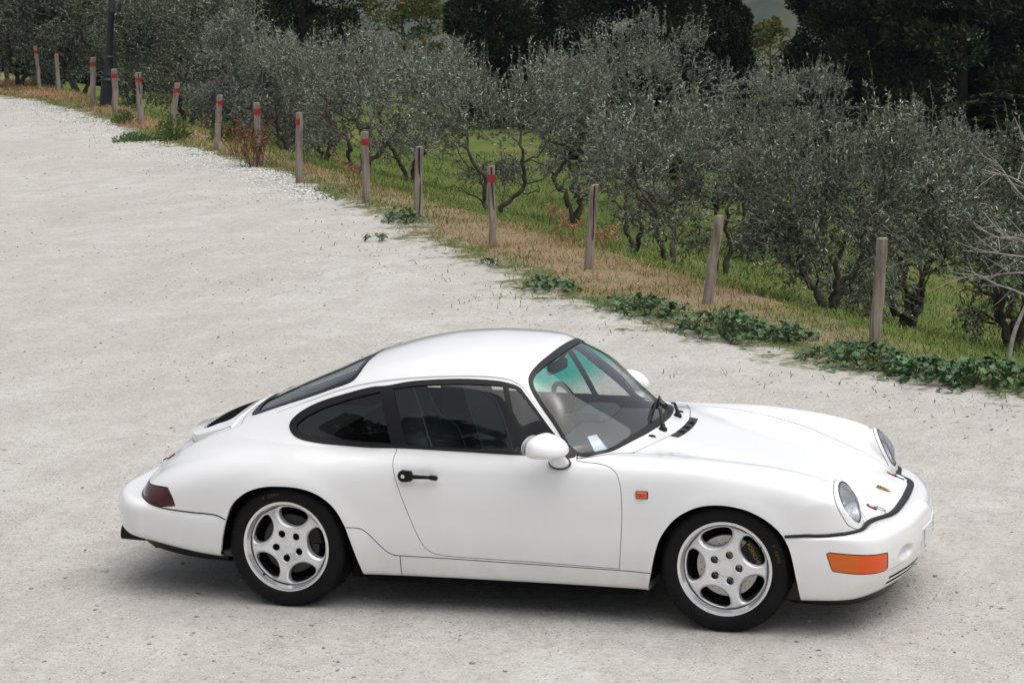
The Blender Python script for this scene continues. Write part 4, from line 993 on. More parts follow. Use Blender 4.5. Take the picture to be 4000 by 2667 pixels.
def ground_mat():
    m,nt,b=new_mat('grassy_ground'); g=nt.nodes.new('ShaderNodeNewGeometry'); p=g.outputs['Position']
    d=nt.nodes.new('ShaderNodeVectorMath'); d.operation='DOT_PRODUCT'; d.inputs[1].default_value=(LN[0],LN[1],0); nt.links.new(p,d.inputs[0])
    u=math_(nt,'SUBTRACT',d.outputs['Value'],float(LP0@LN))
    n1=noise(nt,p,.8,5,.6,.5); n2=noise(nt,p,9,4,.65); n3=noise(nt,p,.02,6,.6)
    dry=mixc(nt,n2,(.17,.125,.075),(.33,.265,.175))
    grn=mixc(nt,n2,(.045,.075,.018),(.13,.18,.035))
    grn=mixc(nt,ramp(nt,n1,[(.45,(0,0,0)),(.70,(1,1,1))]),grn,(.17,.15,.055))
    t=math_(nt,'ADD',u,math_(nt,'MULTIPLY',math_(nt,'SUBTRACT',n1,.5),3.0))
    c=mixc(nt,ramp(nt,math_(nt,'MULTIPLY',t,.25),[(.0,(0,0,0)),(.17,(1,1,1))]),dry,grn)
    wood=mixc(nt,ramp(nt,n3,[(.40,(0,0,0)),(.60,(1,1,1))]),(.030,.042,.022),(.085,.080,.050))
    c=mixc(nt,ramp(nt,math_(nt,'DIVIDE',u,600.0),[(.10,(0,0,0)),(.45,(1,1,1))]),c,wood)
    nt.links.new(c,b.inputs['Base Color']); b.inputs['Roughness'].default_value=.95; b.inputs['Specular IOR Level'].default_value=.1
    bp=nt.nodes.new('ShaderNodeBump'); bp.inputs['Strength'].default_value=.8; bp.inputs['Distance'].default_value=.05; nt.links.new(n2,bp.inputs['Height']); nt.links.new(bp.outputs[0],b.inputs['Normal'])
    return m
def grid_mesh(us,vs,zf):
    Uu,Vv=np.meshgrid(us,vs,indexing='ij'); x,y=xy(Uu.ravel(),Vv.ravel()); z=zf(x,y); n,m=len(us),len(vs)
    i,j=np.meshgrid(np.arange(n-1),np.arange(m-1),indexing='ij'); a=(i*m+j).ravel()
    return np.stack([x,y,z],1),np.stack([a,a+m,a+m+1,a+1],1)
us=np.concatenate([np.linspace(-420,-60,10),np.linspace(-40,-2,8),np.linspace(-1.5,12,90),np.linspace(13,60,30),np.linspace(70,600,54),np.linspace(640,2600,30)])
vs=np.concatenate([np.linspace(-1500,-60,25),np.linspace(-50,-8,12),np.linspace(-6,50,225),np.linspace(52,120,20),np.linspace(140,900,40),np.linspace(960,5000,34)])
V,F=grid_mesh(us,vs,tz); GROUND=obj('ground',V,F,ground_mat(),None,True,kind='structure')
# gravel sheet with a ragged edge along the verge
v=np.concatenate([np.linspace(-60,-6,28),np.linspace(-5.8,50,460),np.linspace(51,70,20)])
rag=.10*np.sin(v*2.7)+.07*np.sin(v*6.1+1)+.04*np.sin(v*13.7+2)
e=edge_u(v)+rag
rows=[]; cols=[-1,-.5,-.25,-.1,0]
inner=np.array([-90,-30,-12,-6,-3.6]); G=[]; rim=[]
for k in range(12):
    if k<5: uu=np.full(len(v),inner[k]); zz=np.zeros(len(v)); rim.append(np.zeros(len(v)))
    else:
        q=(k-5)/6; uu=e-1.1+q*1.5; x,y=xy(uu,v); zz=np.where(uu>e,np.maximum(tz(x,y)+.006,-.2),0.0); zz=np.minimum(zz,0.0); rim.append(np.full(len(v),q))
    x,y=xy(uu,v); G.append(np.stack([x,y,zz],1))
n=len(v); V=np.concatenate(G); F=np.array([(k*n+i,(k+1)*n+i,(k+1)*n+i+1,k*n+i+1) for k in range(11) for i in range(n-1)])
GRAVEL=obj('gravel_lot',V,F,gravel_mat(),None,True,kind='structure')
at=GRAVEL.data.attributes.new('rim','FLOAT','POINT'); at.data.foreach_set('value',np.concatenate(rim).astype(np.float32))
# loose stones
def stones(N,us,vs,smin,smax,name,mat):
    u=us; v=vs; x,y=xy(u,v); ico=np.array([(0,0,1),(.89,0,.45),(.28,.85,.45),(-.72,.53,.45),(-.72,-.53,.45),(.28,-.85,.45),(.72,.53,-.45),(-.28,.85,-.45),(-.89,0,-.45),(-.28,-.85,-.45),(.72,-.53,-.45),(0,0,-1)])
    fi=np.array([(0,1,2),(0,2,3),(0,3,4),(0,4,5),(0,5,1),(1,6,2),(2,7,3),(3,8,4),(4,9,5),(5,10,1),(6,7,2),(7,8,3),(8,9,4),(9,10,5),(10,6,1)])
    s=smin*(smax/smin)**(RNG.random(N)**3.2); a=RNG.random(N)*6.283
    P=ico[None]*(1+.22*RNG.standard_normal((N,12,1)))*s[:,None,None]*np.stack([np.ones(N),.6+.35*RNG.random(N),.40+.25*RNG.random(N)],1)[:,None,:]
    X=P[:,:,0]*np.cos(a)[:,None]-P[:,:,1]*np.sin(a)[:,None]; Y=P[:,:,0]*np.sin(a)[:,None]+P[:,:,1]*np.cos(a)[:,None]
    Vx=np.stack([X+x[:,None],Y+y[:,None],P[:,:,2]+(s*.18)[:,None]+np.where(u>edge_u(v),tz(x,y),0)[:,None]],-1).reshape(-1,3)
    Fx=(fi[None]+12*np.arange(N)[:,None,None]).reshape(-1,3); return obj(name,Vx,Fx,mat,None,False,kind='stuff')
def island_mat(name,cols,rough=.8,spec=.3,trans=0,noise_amt=0):
    m,nt,b=new_mat(name); g=nt.nodes.new('ShaderNodeNewGeometry'); c=ramp(nt,g.outputs['Random Per Island'],[(i/(max(1,len(cols)-1)),c) for i,c in enumerate(cols)])
    nt.links.new(c,b.inputs['Base Color']); b.inputs['Roughness'].default_value=rough; b.inputs['Specular IOR Level'].default_value=spec
    if trans:
        out=nt.nodes['Material Output']; tl=nt.nodes.new('ShaderNodeBsdfTranslucent'); nt.links.new(c,tl.inputs[0]); mx=nt.nodes.new('ShaderNodeMixShader'); mx.inputs[0].default_value=trans
        nt.links.new(b.outputs[0],mx.inputs[1]); nt.links.new(tl.outputs[0],mx.inputs[2]); nt.links.new(mx.outputs[0],out.inputs[0])
    return m
STONE=island_mat('stone_chips',[(.20,.19,.18),(.32,.31,.285),(.44,.42,.39),(.55,.53,.50),(.36,.33,.29),(.48,.46,.43)])
N=80000; vv=-9+50*RNG.random(N)**1.5; uu=edge_u(vv)+.1-9.5*RNG.random(N)**1.1
# cluster them in drifts
x,y=xy(uu,vv); dens=.5+.5*np.sin(x*.9+.7*np.sin(y*.8))*np.sin(y*1.3+.9*np.sin(x*.6)+1); k=RNG.random(N)<.06+.94*dens**4
big=RNG.random(N)<.0015; k=k
st=stones(int(k.sum()),uu[k],vv[k],.003,.015,'loose_stones',STONE); tag(st,"small grey and white stones scattered over the gravel lot",'stones',None,'stuff')
# white chippings heaped along the verge by the red-banded posts
CHIP=island_mat('white_chips',[(.50,.49,.47),(.62,.61,.59),(.70,.69,.67),(.42,.41,.39)])
N=5200; vv=np.concatenate([12.5+9*RNG.random(3200),22+14*RNG.random(2000)]); uu=edge_u(vv)+.12-np.abs(RNG.standard_normal(N))*.42
st=stones(N,uu,vv,.010,.030,'white_chippings',CHIP); tag(st,"white limestone chippings heaped along the far verge",'chippings',None,'stuff')
# ------------------------------------------------------------------ vegetation
BARK=pmat('olive_bark',(.075,.062,.050),.95,var=(14,.5),bump=(26,.9))
TWIG=island_mat('olive_twig',[(.12,.115,.10),(.20,.19,.17),(.30,.285,.26)],.9,.1)
OLIVE=island_mat('olive_leaf',[(.024,.038,.019),(.044,.064,.032),(.075,.100,.054),(.155,.19,.115),(.31,.35,.26),(.58,.62,.52)],.5,.4,.12)
OLIVE2=island_mat('olive_leaf_grey',[(.045,.060,.040),(.085,.102,.072),(.155,.182,.138),(.27,.30,.235),(.52,.55,.46)],.5,.4,.12)
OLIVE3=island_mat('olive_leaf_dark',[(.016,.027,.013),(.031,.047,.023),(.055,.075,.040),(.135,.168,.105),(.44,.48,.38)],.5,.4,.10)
def unit(a): return a/np.maximum(np.linalg.norm(a,axis=-1,keepdims=True),1e-9)
def strands(P, r):
    """P (N,k,3) polylines -> three-sided tapering tubes"""
    N,k,_=P.shape; T=unit(np.gradient(P,axis=1)); ref=np.where(np.abs(T[...,2:3])<.9,np.array([0,0,1.]),np.array([1.,0,0])); A=unit(np.cross(T,ref)); B=np.cross(A,T)
    V=[]
    for j in range(3):
        a=2.0944*j; V.append(P+(A*math.cos(a)+B*math.sin(a))*r[...,None])
    V=np.stack(V,2).reshape(-1,3); base=(np.arange(N)*k*3)[:,None]; F=[]
    for s in range(k-1):
        for j in range(3):
            q=(j+1)%3; F.append(base+np.array([s*3+j,s*3+q,(s+1)*3+q,(s+1)*3+j]))
    return V,np.concatenate(F)
def leaves(C,D,L,Wd,rng):
    """rhombic leaves at C pointing along D"""
    N=len(C); D=unit(D); S_=unit(np.cross(D,rng.standard_normal((N,3)))); 
    V=np.stack([C,C+D*(L*.45)[:,None]+S_*(Wd*.5)[:,None],C+D*L[:,None],C+D*(L*.45)[:,None]-S_*(Wd*.5)[:,None]],1).reshape(-1,3)
    F=(np.array([0,1,2,3])[None]+4*np.arange(N)[:,None]); return V,F
def olive_tree(seed,H,R,loc,label,mat,nsh=900,nl=24,low=.30,leafL=.052,stems=3,lean=(0,0),group='olive trees beyond the posts',fork=.16,sparse=0):
    rng=np.random.default_rng(seed); t=empty('olive_tree',loc); tag(t,label,'tree',group)
    m=MB(); tips=[]; r0=.015*H+.009
    a0=rng.random()*6.28
    for s in range(stems):
        a=a0+s*6.283/stems+rng.normal(0,.35); d=np.array([math.cos(a),math.sin(a),0]); sp_=.30+.28*rng.random(); b0=d*r0*1.1
        pts=[b0*1.6+[0,0,-.25],b0+[0,0,.02*H],b0+d*R*fork*.9+[lean[0]*.2,lean[1]*.2,fork*H],d*R*sp_*.55+rng.normal(0,.035*H,3)+[lean[0]*.4,lean[1]*.4,fork*H+.12*H],d*R*sp_*.85+[lean[0]*.7,lean[1]*.7,fork*H+.27*H]+rng.normal(0,.05*H,3),d*R*sp_*1.2+[lean[0],lean[1],.58*H]+rng.normal(0,.05*H,3),d*R*sp_*1.45+[lean[0],lean[1],.74*H]+rng.normal(0,.05*H,3)]
        c=catmull(pts,5); c[6:-1]+=rng.normal(0,.009*H,(len(c)-7,3)); m.tube(c,np.linspace(r0*1.15,r0*.16,len(c))*(1+.12*rng.standard_normal(len(c))),8)
        for b in range(7):
            i=int(9+(len(c)-11)*b/6.5); p=c[i]; aa=a+rng.normal(0,1.1); dd=np.array([math.cos(aa),math.sin(aa),.25+.5*rng.random()])
            L=(.35+.4*rng.random())*R
            q=[p,p+dd*L*.35+rng.normal(0,.02*H,3),p+dd*L*.7+[0,0,.03*H]+rng.normal(0,.03*H,3),p+dd*L+rng.normal(0,.04*H,3)]
            c2=catmull(q,4); c2[1:]+=rng.normal(0,.006*H,(len(c2)-1,3)); m.tube(c2,np.linspace(r0*.36,r0*.08,len(c2)),5); tips+= [c2[len(c2)//2],c2[-1],c2[-4]]
    tr=m.build('trunk',BARK,t,True,fix=False)
    # crown lumps around limb tips
    tips=np.array(tips); nlump=26
    lc=np.concatenate([tips[rng.integers(0,len(tips),nlump//2)],np.stack([(lambda a,q:np.array([R*q*math.cos(a)+lean[0],R*q*math.sin(a)+lean[1],H*(low+(1-low)*(.15+.65*rng.random()))]))(6.283*k/(nlump//2)+rng.normal(0,.2),.35+.42*rng.random()) for k in range(nlump//2)])])
    lr=(.17+.20*rng.random(len(lc)))*R
    k=rng.integers(0,len(lc),nsh); dirs=unit(rng.standard_normal((nsh,3))+[0,0,.25]); rad=rng.random(nsh)**.45
    P0=lc[k]+dirs*(lr[k]*rad)[:,None]*[1,1,.95]
    P0[:,2]=np.clip(P0[:,2],low*H*.6+.05*rng.random(nsh),H*.96)
    out=unit(P0-np.array([lean[0]*.7,lean[1]*.7,.42*H])); D=unit(out*.8+rng.standard_normal((nsh,3))*.55+[0,0,.35])
    Ls=(.16+.20*rng.random(nsh))*(1+.5*(rng.random(nsh)<.08)); droop=(.10+.25*rng.random(nsh))
    tt=np.linspace(0,1,4); SP=P0[:,None]+D[:,None]*(Ls[:,None]*tt)[...,None]; SP[...,2]-=(droop*Ls)[:,None]*tt**2
    SP+=rng.standard_normal(SP.shape)*.008
    up_=(P0[:,2]>H*.62)&(rng.random(nsh)<.40); SP[up_]=P0[up_][:,None]+(unit(D[up_]*.35+np.array([0,0,1.0]))*(Ls[up_]*1.35)[:,None])[:,None]*tt[None,:,None]+rng.standard_normal((int(up_.sum()),4,3))*.012
    V,F=strands(SP,(.0042*(1-.75*tt))[None]*np.ones((nsh,1))); obj('twigs',V,F,TWIG,t,False,kind='stuff')
    m_=rng.random((nsh,nl))**.85; seg=np.minimum((m_*3).astype(int),2); fr=m_*3-seg; ii=np.arange(nsh)[:,None]
    C=SP[ii,seg]*(1-fr[...,None])+SP[ii,seg+1]*fr[...,None]; Dl=(SP[ii,seg+1]-SP[ii,seg]); Dl=unit(Dl)*.7+rng.standard_normal(C.shape)*.62
    C=C.reshape(-1,3); Dl=Dl.reshape(-1,3)
    if sparse: kk=rng.random(len(C))>sparse; C=C[kk]; Dl=Dl[kk]
    L=leafL*(.65+.6*rng.random(len(C))); V,F=leaves(C,Dl,L,L*.25,rng); obj('crown',V,F,mat,t,False,kind='stuff')
    # a few dead bare twigs poking out
    nb=150; k=rng.integers(0,nsh,nb); P=SP[k,0]; D2=unit(out[k]+rng.standard_normal((nb,3))*.4+[0,0,.4]); L2=.22+.34*rng.random(nb); B=P[:,None]+D2[:,None]*(L2[:,None]*tt)[...,None]+rng.standard_normal((nb,4,3))*.012
    V,F=strands(B,(.0045*(1-.8*tt))[None]*np.ones((nb,1))); obj('bare_twigs',V,F,TWIG,t,False,kind='stuff')
    return t
TREES=[('big olive tree with drooping twigs behind the nearest unpainted post, left trunk', -0.26, 10.61, 1.94, 0.83, 'd', {'nsh': 1300, 'low': 0.06, 'stems': 3, 'leafL': 0.048}), ('olive tree with a forked trunk low behind the nearest unpainted post', 0.11, 13.6, 2.44, 1.05, 'a', {'nsh': 1500, 'low': 0.06, 'stems': 4}), ('olive tree filling the right edge behind the leafless sapling', 1.05, 15.22, 2.53, 0.83, 'd', {'nsh': 1300, 'low': 0.05, 'stems': 4}), ('thin olive tree with a crooked dark trunk right of the third unpainted post', -2.64, 14.11, 1.8, 0.74, 'a', {'nsh': 480, 'low': 0.5, 'stems': 2, 'fork': 0.22, 'sparse': 0.25}), ('thin olive tree with a slanting trunk just right of the third unpainted post', -3.44, 15.66, 1.67, 0.62, 'a', {'nsh': 380, 'low': 0.5, 'stems': 2, 'fork': 0.24, 'sparse': 0.3}), ('olive tree with a dark double trunk between the two tallest unpainted posts', -2.27, 15.22, 1.76, 0.61, 'd', {'nsh': 420, 'low': 0.42, 'stems': 2, 'fork': 0.22, 'sparse': 0.2}), ('spreading olive tree with a V-shaped trunk behind the last red-banded post', -6.17, 18.84, 2.26, 1.14, 'a', {'nsh': 1000, 'low': 0.42, 'stems': 2, 'fork': 0.1}), ('olive tree with a slanting trunk behind the cracked unpainted post', -9.27, 22.0, 2.17, 1.13, 'a', {'nsh': 950, 'low': 0.4, 'stems': 3, 'fork': 0.14}), ('grey olive tree between the V-trunked olive and the round one', -6.74, 24.93, 2.76, 0.9, 'g', {'nsh': 700, 'low': 0.52, 'stems': 3}), ('round grey olive tree standing tall in front of the dark evergreens', -7.11, 31.04, 3.72, 1.46, 'g', {'nsh': 1300, 'low': 0.5, 'stems': 3}), ('round pale olive tree in the gap below the yellow tree', -3.87, 28.66, 3.2, 1.05, 'g', {'nsh': 1000, 'low': 0.48, 'stems': 3}), ('far olive tree in front of the dark evergreens on the right', -1.35, 29.04, 2.55, 1.19, 'g', {'nsh': 1000, 'low': 0.35, 'stems': 3}), ('grey olive tree behind the leaning red-banded posts', -13.76, 29.9, 2.34, 1.07, 'g', {'nsh': 1200, 'low': 0.06, 'stems': 3}), ('pale olive tree right of the tall dark olive on the left', -14.95, 30.48, 2.82, 0.97, 'g', {'nsh': 1400, 'low': 0.06, 'stems': 3}), ('tall dark olive tree overhanging the post row beside the lamp column', -18.28, 35.34, 3.58, 1.84, 'd', {'nsh': 2600, 'low': 0.05, 'stems': 3, 'leafL': 0.07}), ('dark olive tree behind the lamp column on the left', -23.11, 39.88, 3.64, 1.86, 'd', {'nsh': 2500, 'low': 0.05, 'stems': 3, 'leafL': 0.07}), ('dark olive tree with a black trunk at the left edge', -24.85, 40.08, 3.61, 1.99, 'd', {'nsh': 2500, 'low': 0.05, 'stems': 2, 'leafL': 0.07}), ('olive tree behind the slanting trunk, below the first dark evergreen', -11.92, 31.67, 2.67, 1.09, 'g', {'nsh': 1100, 'low': 0.2, 'stems': 3}), ('far low olive tree between the grey olives left of centre', -13.78, 32.05, 2.37, 0.95, 'g', {'nsh': 1000, 'low': 0.08, 'stems': 3}), ('olive tree tucked behind the two right-hand unpainted posts', -3.69, 23.61, 2.32, 0.86, 'd', {'nsh': 650, 'low': 0.45, 'stems': 3}), ('shaded olive tree filling the gap between the lamp column and the dark olive', -25.58, 47.59, 3.55, 1.9, 'd', {'nsh': 1200, 'low': 0.03, 'stems': 3, 'leafL': 0.07}), ('shaded olive tree low behind the bush and leaning posts', -20.37, 41.2, 2.51, 1.47, 'd', {'nsh': 1200, 'low': 0.03, 'stems': 3, 'leafL': 0.07}), ('shaded olive tree behind the far left posts', -30.26, 51.94, 3.35, 2.19, 'd', {'nsh': 1200, 'low': 0.03, 'stems': 3, 'leafL': 0.07}), ('low olive tree in the shade behind the rust-red weeds', -16.87, 36.18, 1.72, 1.06, 'd', {'nsh': 1000, 'low': 0.03, 'stems': 3})]
for i,(label,x,y,H,R,mt,kw) in enumerate(TREES):
    olive_tree(100+i,H,R,(x,y,float(tz(x,y))),label,{'a':OLIVE,'g':OLIVE2,'d':OLIVE3}[mt],**kw)
# dark evergreens
CON=island_mat('evergreen_leaf',[(.006,.012,.006),(.012,.023,.010),(.022,.038,.016),(.040,.060,.025)],.7,.15)
CBARK=pmat('evergreen_bark',(.035,.026,.02),.95)
def bough_mesh(seed,n,leaf,low,top,nl):
    """crown of a unit-size evergreen (height 1, radius 1): many small sprays on layered boughs"""
    rng=np.random.default_rng(seed); z=low+(1-low)*rng.random(nl)**.9; prof=np.clip(np.minimum(1,.55+z/.2)*(1-z)**.40*1.2,top,1)
    a=rng.random(nl)*6.283; q=.35+.45*rng.random(nl)**.6; lc=np.stack([q*prof*np.cos(a),q*prof*np.sin(a),z],1); lr=(.17+.20*rng.random(nl))*np.maximum(prof,.35)
    k=rng.integers(0,nl,n); d=unit(rng.standard_normal((n,3))); C=lc[k]+d*(lr[k]*(.55+.5*rng.random(n)))[:,None]*[1,1,.20]; C[:,2]=np.maximum(C[:,2],.004)
    D=unit(d*.8+rng.standard_normal((n,3))*.5+[0,0,.5]); L=leaf*(.6+.8*rng.random(n)); return C,D,L,lc,rng
def evergreen(seed,H,R,loc,label,n=26000,mat=None,group='dark evergreens behind the grove',leaf=.13,name='evergreen_tree',low=.0,airy=0,top=.12,share=None):
    t=empty(name,loc); tag(t,label,'tree',group)
    key=seed%4 if share is not None else seed; rs_=np.random.default_rng(seed)
    C,D,L,lc,rng=bough_mesh(900+key,n,1,low,top,110 if not airy else 60)
    m=MB(); m.tube([(0,0,-.3),(0,0,H*.4),(0,0,H*.85)],[.022*H,.014*H,.003*H],8)
    for k in range(0,len(lc),3): p=lc[k]*[R,R,H]; m.tube([(0,0,max(.08*H,p[2]-.08*H)),p*[.5,.5,1]-[0,0,.03*H],p],[.006*H,.004*H,.0015*H],5,cap=False)
    m.build('trunk',CBARK if not airy else BARK,t,True,fix=False)
    V,F=leaves(C*[R,R,H],D,L*leaf,L*leaf*(.42 if not airy else .6),rng)
    if share is not None and key in share: o=bpy.data.objects.new('crown',share[key][0]); COL.objects.link(o); o.parent=t; o.scale=(R/share[key][1],R/share[key][1],H/share[key][2]); o['kind']='stuff'
    else:
        o=obj('crown',V,F,mat or CON,t,False,kind='stuff')
        if share is not None: share[key]=(o.data,R,H)
    o.rotation_euler=(0,0,rs_.random()*6.28 if share is not None else 0)
    return t
CONS=[('dark evergreen left of the yellow-green tree', -26.49, 62.5, 8.38, 2.16, 32000), ('dark evergreen close to the left olive trees', -30.37, 69.56, 7.51, 1.92, 32000), ('first tall dark evergreen right of the yellow-green tree', -20.0, 62.71, 8.7, 1.7, 32000), ('second tall dark evergreen right of the yellow-green tree', -19.2, 67.13, 9.95, 2.83, 32000), ('tall dark evergreen behind the round grey olive', -14.86, 62.08, 9.72, 2.88, 32000), ('dark evergreen on the left side of the narrow hill gap', -13.85, 66.43, 9.64, 1.84, 32000), ('dark evergreen on the right side of the narrow hill gap', -8.87, 63.32, 9.37, 1.97, 32000), ('tall dark evergreen right of the hill gap', -6.89, 59.58, 10.09, 2.74, 32000), ('broad dark evergreen near the upper right corner', -4.26, 57.9, 9.81, 2.66, 32000), ('dark evergreen at the right edge of the photo', -2.22, 60.1, 10.3, 2.49, 32000), ('low dark evergreen at the back left of the olives', -35.71, 69.35, 7.36, 4.34, 32000), ('dark evergreen far left behind the olives', -40.48, 69.15, 6.92, 4.43, 32000), ('low dark shrub-like evergreen between the olives and the tall evergreens', -9.07, 49.04, 2.21, 1.86, 16000), ('low dark evergreen behind the right-hand olives', -2.32, 48.04, 2.59, 2.28, 16000), ('low dark evergreen in shade behind the thin olive trees', -10.73, 44.56, 2.05, 2.0, 16000)]
SHARE={}
for i,(label,x,y,H,R,n) in enumerate(CONS): evergreen(300+i,H,R,(x,y,float(tz(x,y))),label,80000,share=SHARE)
YEL=island_mat('autumn_leaf',[(.050,.080,.024),(.085,.118,.036),(.125,.150,.042),(.165,.160,.045),(.22,.14,.035)],.6,.3,.2)
for i,(label,x,y,H,R,n) in enumerate([('yellow-green autumn tree between the dark evergreens', -28.4, 77.82, 6.15, 2.88, 15000), ('narrow yellow tree in the gap between dark evergreens', -14.96, 84.58, 6.12, 1.62, 8000)]): evergreen(400+i,H,R,(x,y,float(tz(x,y))),label,n,YEL,'autumn trees behind the grove',.13,'broadleaf_tree',.1,1,.3)
# tall trees on the near side of the lot (behind and beside the photographer): they show in the windows
BR=island_mat('oak_leaf',[(.020,.035,.014),(.035,.055,.02),(.055,.08,.03),(.08,.10,.04)],.5,.4,.15)
for i,(label,x,y,H,R) in enumerate((("tall spreading oak left of the camera seen only as a window reflection",-8.2,-9.2,8.6,3.0),("tall dark oak mirrored in the side windows of the white car",-4.9,-9.9,8.7,2.7),("broad oak mirrored low in the rear side window",-11.5,-8.4,7.4,3.0))):
    evergreen(500+i,H,R,(x,y,0),label,9000,BR,'oaks on the near side of the lot',.24,'oak_tree',.22,1,.35)
# ------------------------------------------------------------------ grass
def blades(u,v,h,w,lean,name,mat,label,cat):
    N=len(u); x,y=xy(u,v); z=np.where(u>edge_u(v)-.02,tz(x,y),0.0)-.005; P=np.stack([x,y,z],1); a=RNG.random(N)*6.283; d=np.stack([np.cos(a),np.sin(a),np.zeros(N)],1); s=np.stack([-np.sin(a),np.cos(a),np.zeros(N)],1)
    mid=P+d*(h*lean*.35)[:,None]+np.array([0,0,1])*(h*.6)[:,None]; tip=P+d*(h*lean)[:,None]+np.array([0,0,1])*(h*(1-.45*np.minimum(lean,1.6)))[:,None]
    V=np.stack([P-s*(w/2)[:,None],P+s*(w/2)[:,None],mid+s*(w*.38)[:,None],mid-s*(w*.38)[:,None],tip],1).reshape(-1,3); b=5*np.arange(N)[:,None]
    F=np.concatenate([b+[0,1,2],b+[0,2,3],b+[3,2,4]]); o=obj(name,V,F,mat,None,False,kind='stuff'); return tag(o,label,cat,None,'stuff')
DRY=island_mat('dry_grass',[(.23,.125,.060),(.36,.215,.11),(.47,.325,.195),(.30,.155,.07),(.40,.28,.165)],.8,.2,.15)
GRN=island_mat('green_grass',[(.05,.085,.018),(.085,.14,.025),(.125,.19,.032),(.175,.215,.045),(.15,.14,.055)],.7,.25,.2)
def field(x,y,s,ph): return .5+.25*np.sin(x*s+ph+1.7*np.sin(y*s*.7+ph))+.25*np.sin(y*s*1.3-ph+1.3*np.sin(x*s*.8))
N=120000; v=-4.5+48*RNG.random(N)**1.35; u=edge_u(v)-.02+RNG.random(N)**1.1*(2.4); x,y=xy(u,v)
dryness=.55*field(x,y,1.1,.4)+.28*np.clip(1-np.abs((v-6.2)/5.6),0,1)+.38*np.clip((v-14)/10,0,1)*.8-.30*np.clip((.4-u)/1.0,0,1)*np.clip((5-v)/5,0,1)-.85*np.clip(1-(u-edge_u(v))/.6,0,1)*field(x,y,1.9,2.6)-.9*np.clip((u-.10)/.55,0,1)-.35*np.clip((1.8-v)/2,0,1)
near=np.clip((u-edge_u(v))/.35,.12,1); keep=RNG.random(N)<near*np.clip(.15+1.1*field(x,y,3.1,.9)*field(x,y,7.3,2.2)*2.2,0,1)
kd=keep&(RNG.random(N)<dryness*1.25); kg=keep&~kd&(RNG.random(N)<.95)
h=(.04+.11*RNG.random(N)**2.2)*(1+.012*np.maximum(v,0)); 
blades(u[kd],v[kd],h[kd],.0025+.003*RNG.random(kd.sum())+.00012*v[kd].clip(0),.6+2.2*RNG.random(kd.sum()),'dry_grass',DRY,"straw-brown dry grass along the post line",'dry grass')
blades(u[kg],v[kg],h[kg]*.75,.004+.004*RNG.random(kg.sum())+.00012*v[kg].clip(0),.5+1.4*RNG.random(kg.sum()),'verge_grass',GRN,"short green grass and weeds at the gravel edge",'grass')
N=120000; v=-3+44*RNG.random(N); u=.7+13*RNG.random(N)**1.3
blades(u,v,.06+.14*RNG.random(N)**1.8,.006+.007*RNG.random(N),.4+1.2*RNG.random(N),'grove_grass',GRN,"bright green grass beneath the olive trees",'grass')
# weeds creeping out over the gravel
N=2600; v=np.concatenate([-3+14*RNG.random(1500),20+14*RNG.random(1100)]); u=edge_u(v)-np.abs(RNG.standard_normal(N))*.55; k=RNG.random(N)<field(*xy(u,v),2.2,1.2)**2
blades(u[k],v[k],.02+.06*RNG.random(k.sum())**2,.005+.005*RNG.random(k.sum()),.6+1.2*RNG.random(k.sum()),'gravel_weeds',GRN,"thin weeds creeping out onto the pale gravel",'weeds')
# dead leaves and straw bits on the gravel
N=2600; v=-9+48*RNG.random(N)**1.5; u=edge_u(v)-8.5*RNG.random(N)**1.6; x,y=xy(u,v); k=RNG.random(N)<.25+.75*field(x,y,.9,.2)**2; x,y=x[k],y[k]; n=len(x)
C0=np.stack([x,y,.004+.006*RNG.random(n)],1); a=RNG.random(n)*6.283; D=np.stack([np.cos(a),np.sin(a),.15*RNG.standard_normal(n)],1); L=.012+.035*RNG.random(n)**2; V,F=leaves(C0,D,L,L*(.12+.3*RNG.random(n)),RNG)
LIT=island_mat('leaf_litter',[(.12,.085,.06),(.20,.15,.10),(.26,.21,.15),(.15,.13,.11)],.8,.2)
tag(obj('leaf_litter',V,F,LIT,None,False,kind='stuff'),"brown bits of leaf and straw lying on the gravel",'leaf litter',None,'stuff')
# mallow clumps: every leaf an object
MAL=[pmat('mallow_leaf_'+n,c,.5,var=(60,.25)) for n,c in (('deep',(.030,.085,.024)),('mid',(.050,.125,.032)),('light',(.090,.175,.05)),('grey',(.075,.13,.068)))]
def mallow_meshes():
    out=[]
    for k in range(4):
        th=np.linspace(.35,6.283-.35,15); r=1+.07*np.cos(5*th)+.035*RNG.standard_normal(15); x=r*np.cos(th); y=r*np.sin(th); cup=.22+.1*RNG.random()
        V=[(0,0,0)]; z1=cup*(.5*np.hypot(x,y))**2+.06*np.cos(5*th); z2=cup*np.hypot(x,y)**2+.09*np.cos(5*th+.3)
        V+=list(zip(x*.5,y*.5,z1)); V+=list(zip(x,y,z2)); F=[]
        for i in range(14): F.append((0,1+i,2+i)); F.append((1+i,16+i,17+i,2+i))
        me=bpy.data.meshes.new('leaf'); me.from_pydata([tuple(map(float,p)) for p in V],[],F); me.polygons.foreach_set('use_smooth',np.ones(len(F),bool)); me.materials.append(MAL[k]); out.append(me)
    return out
MLM=mallow_meshes()
STEM=pmat('mallow_stem',(.07,.11,.04),.7)
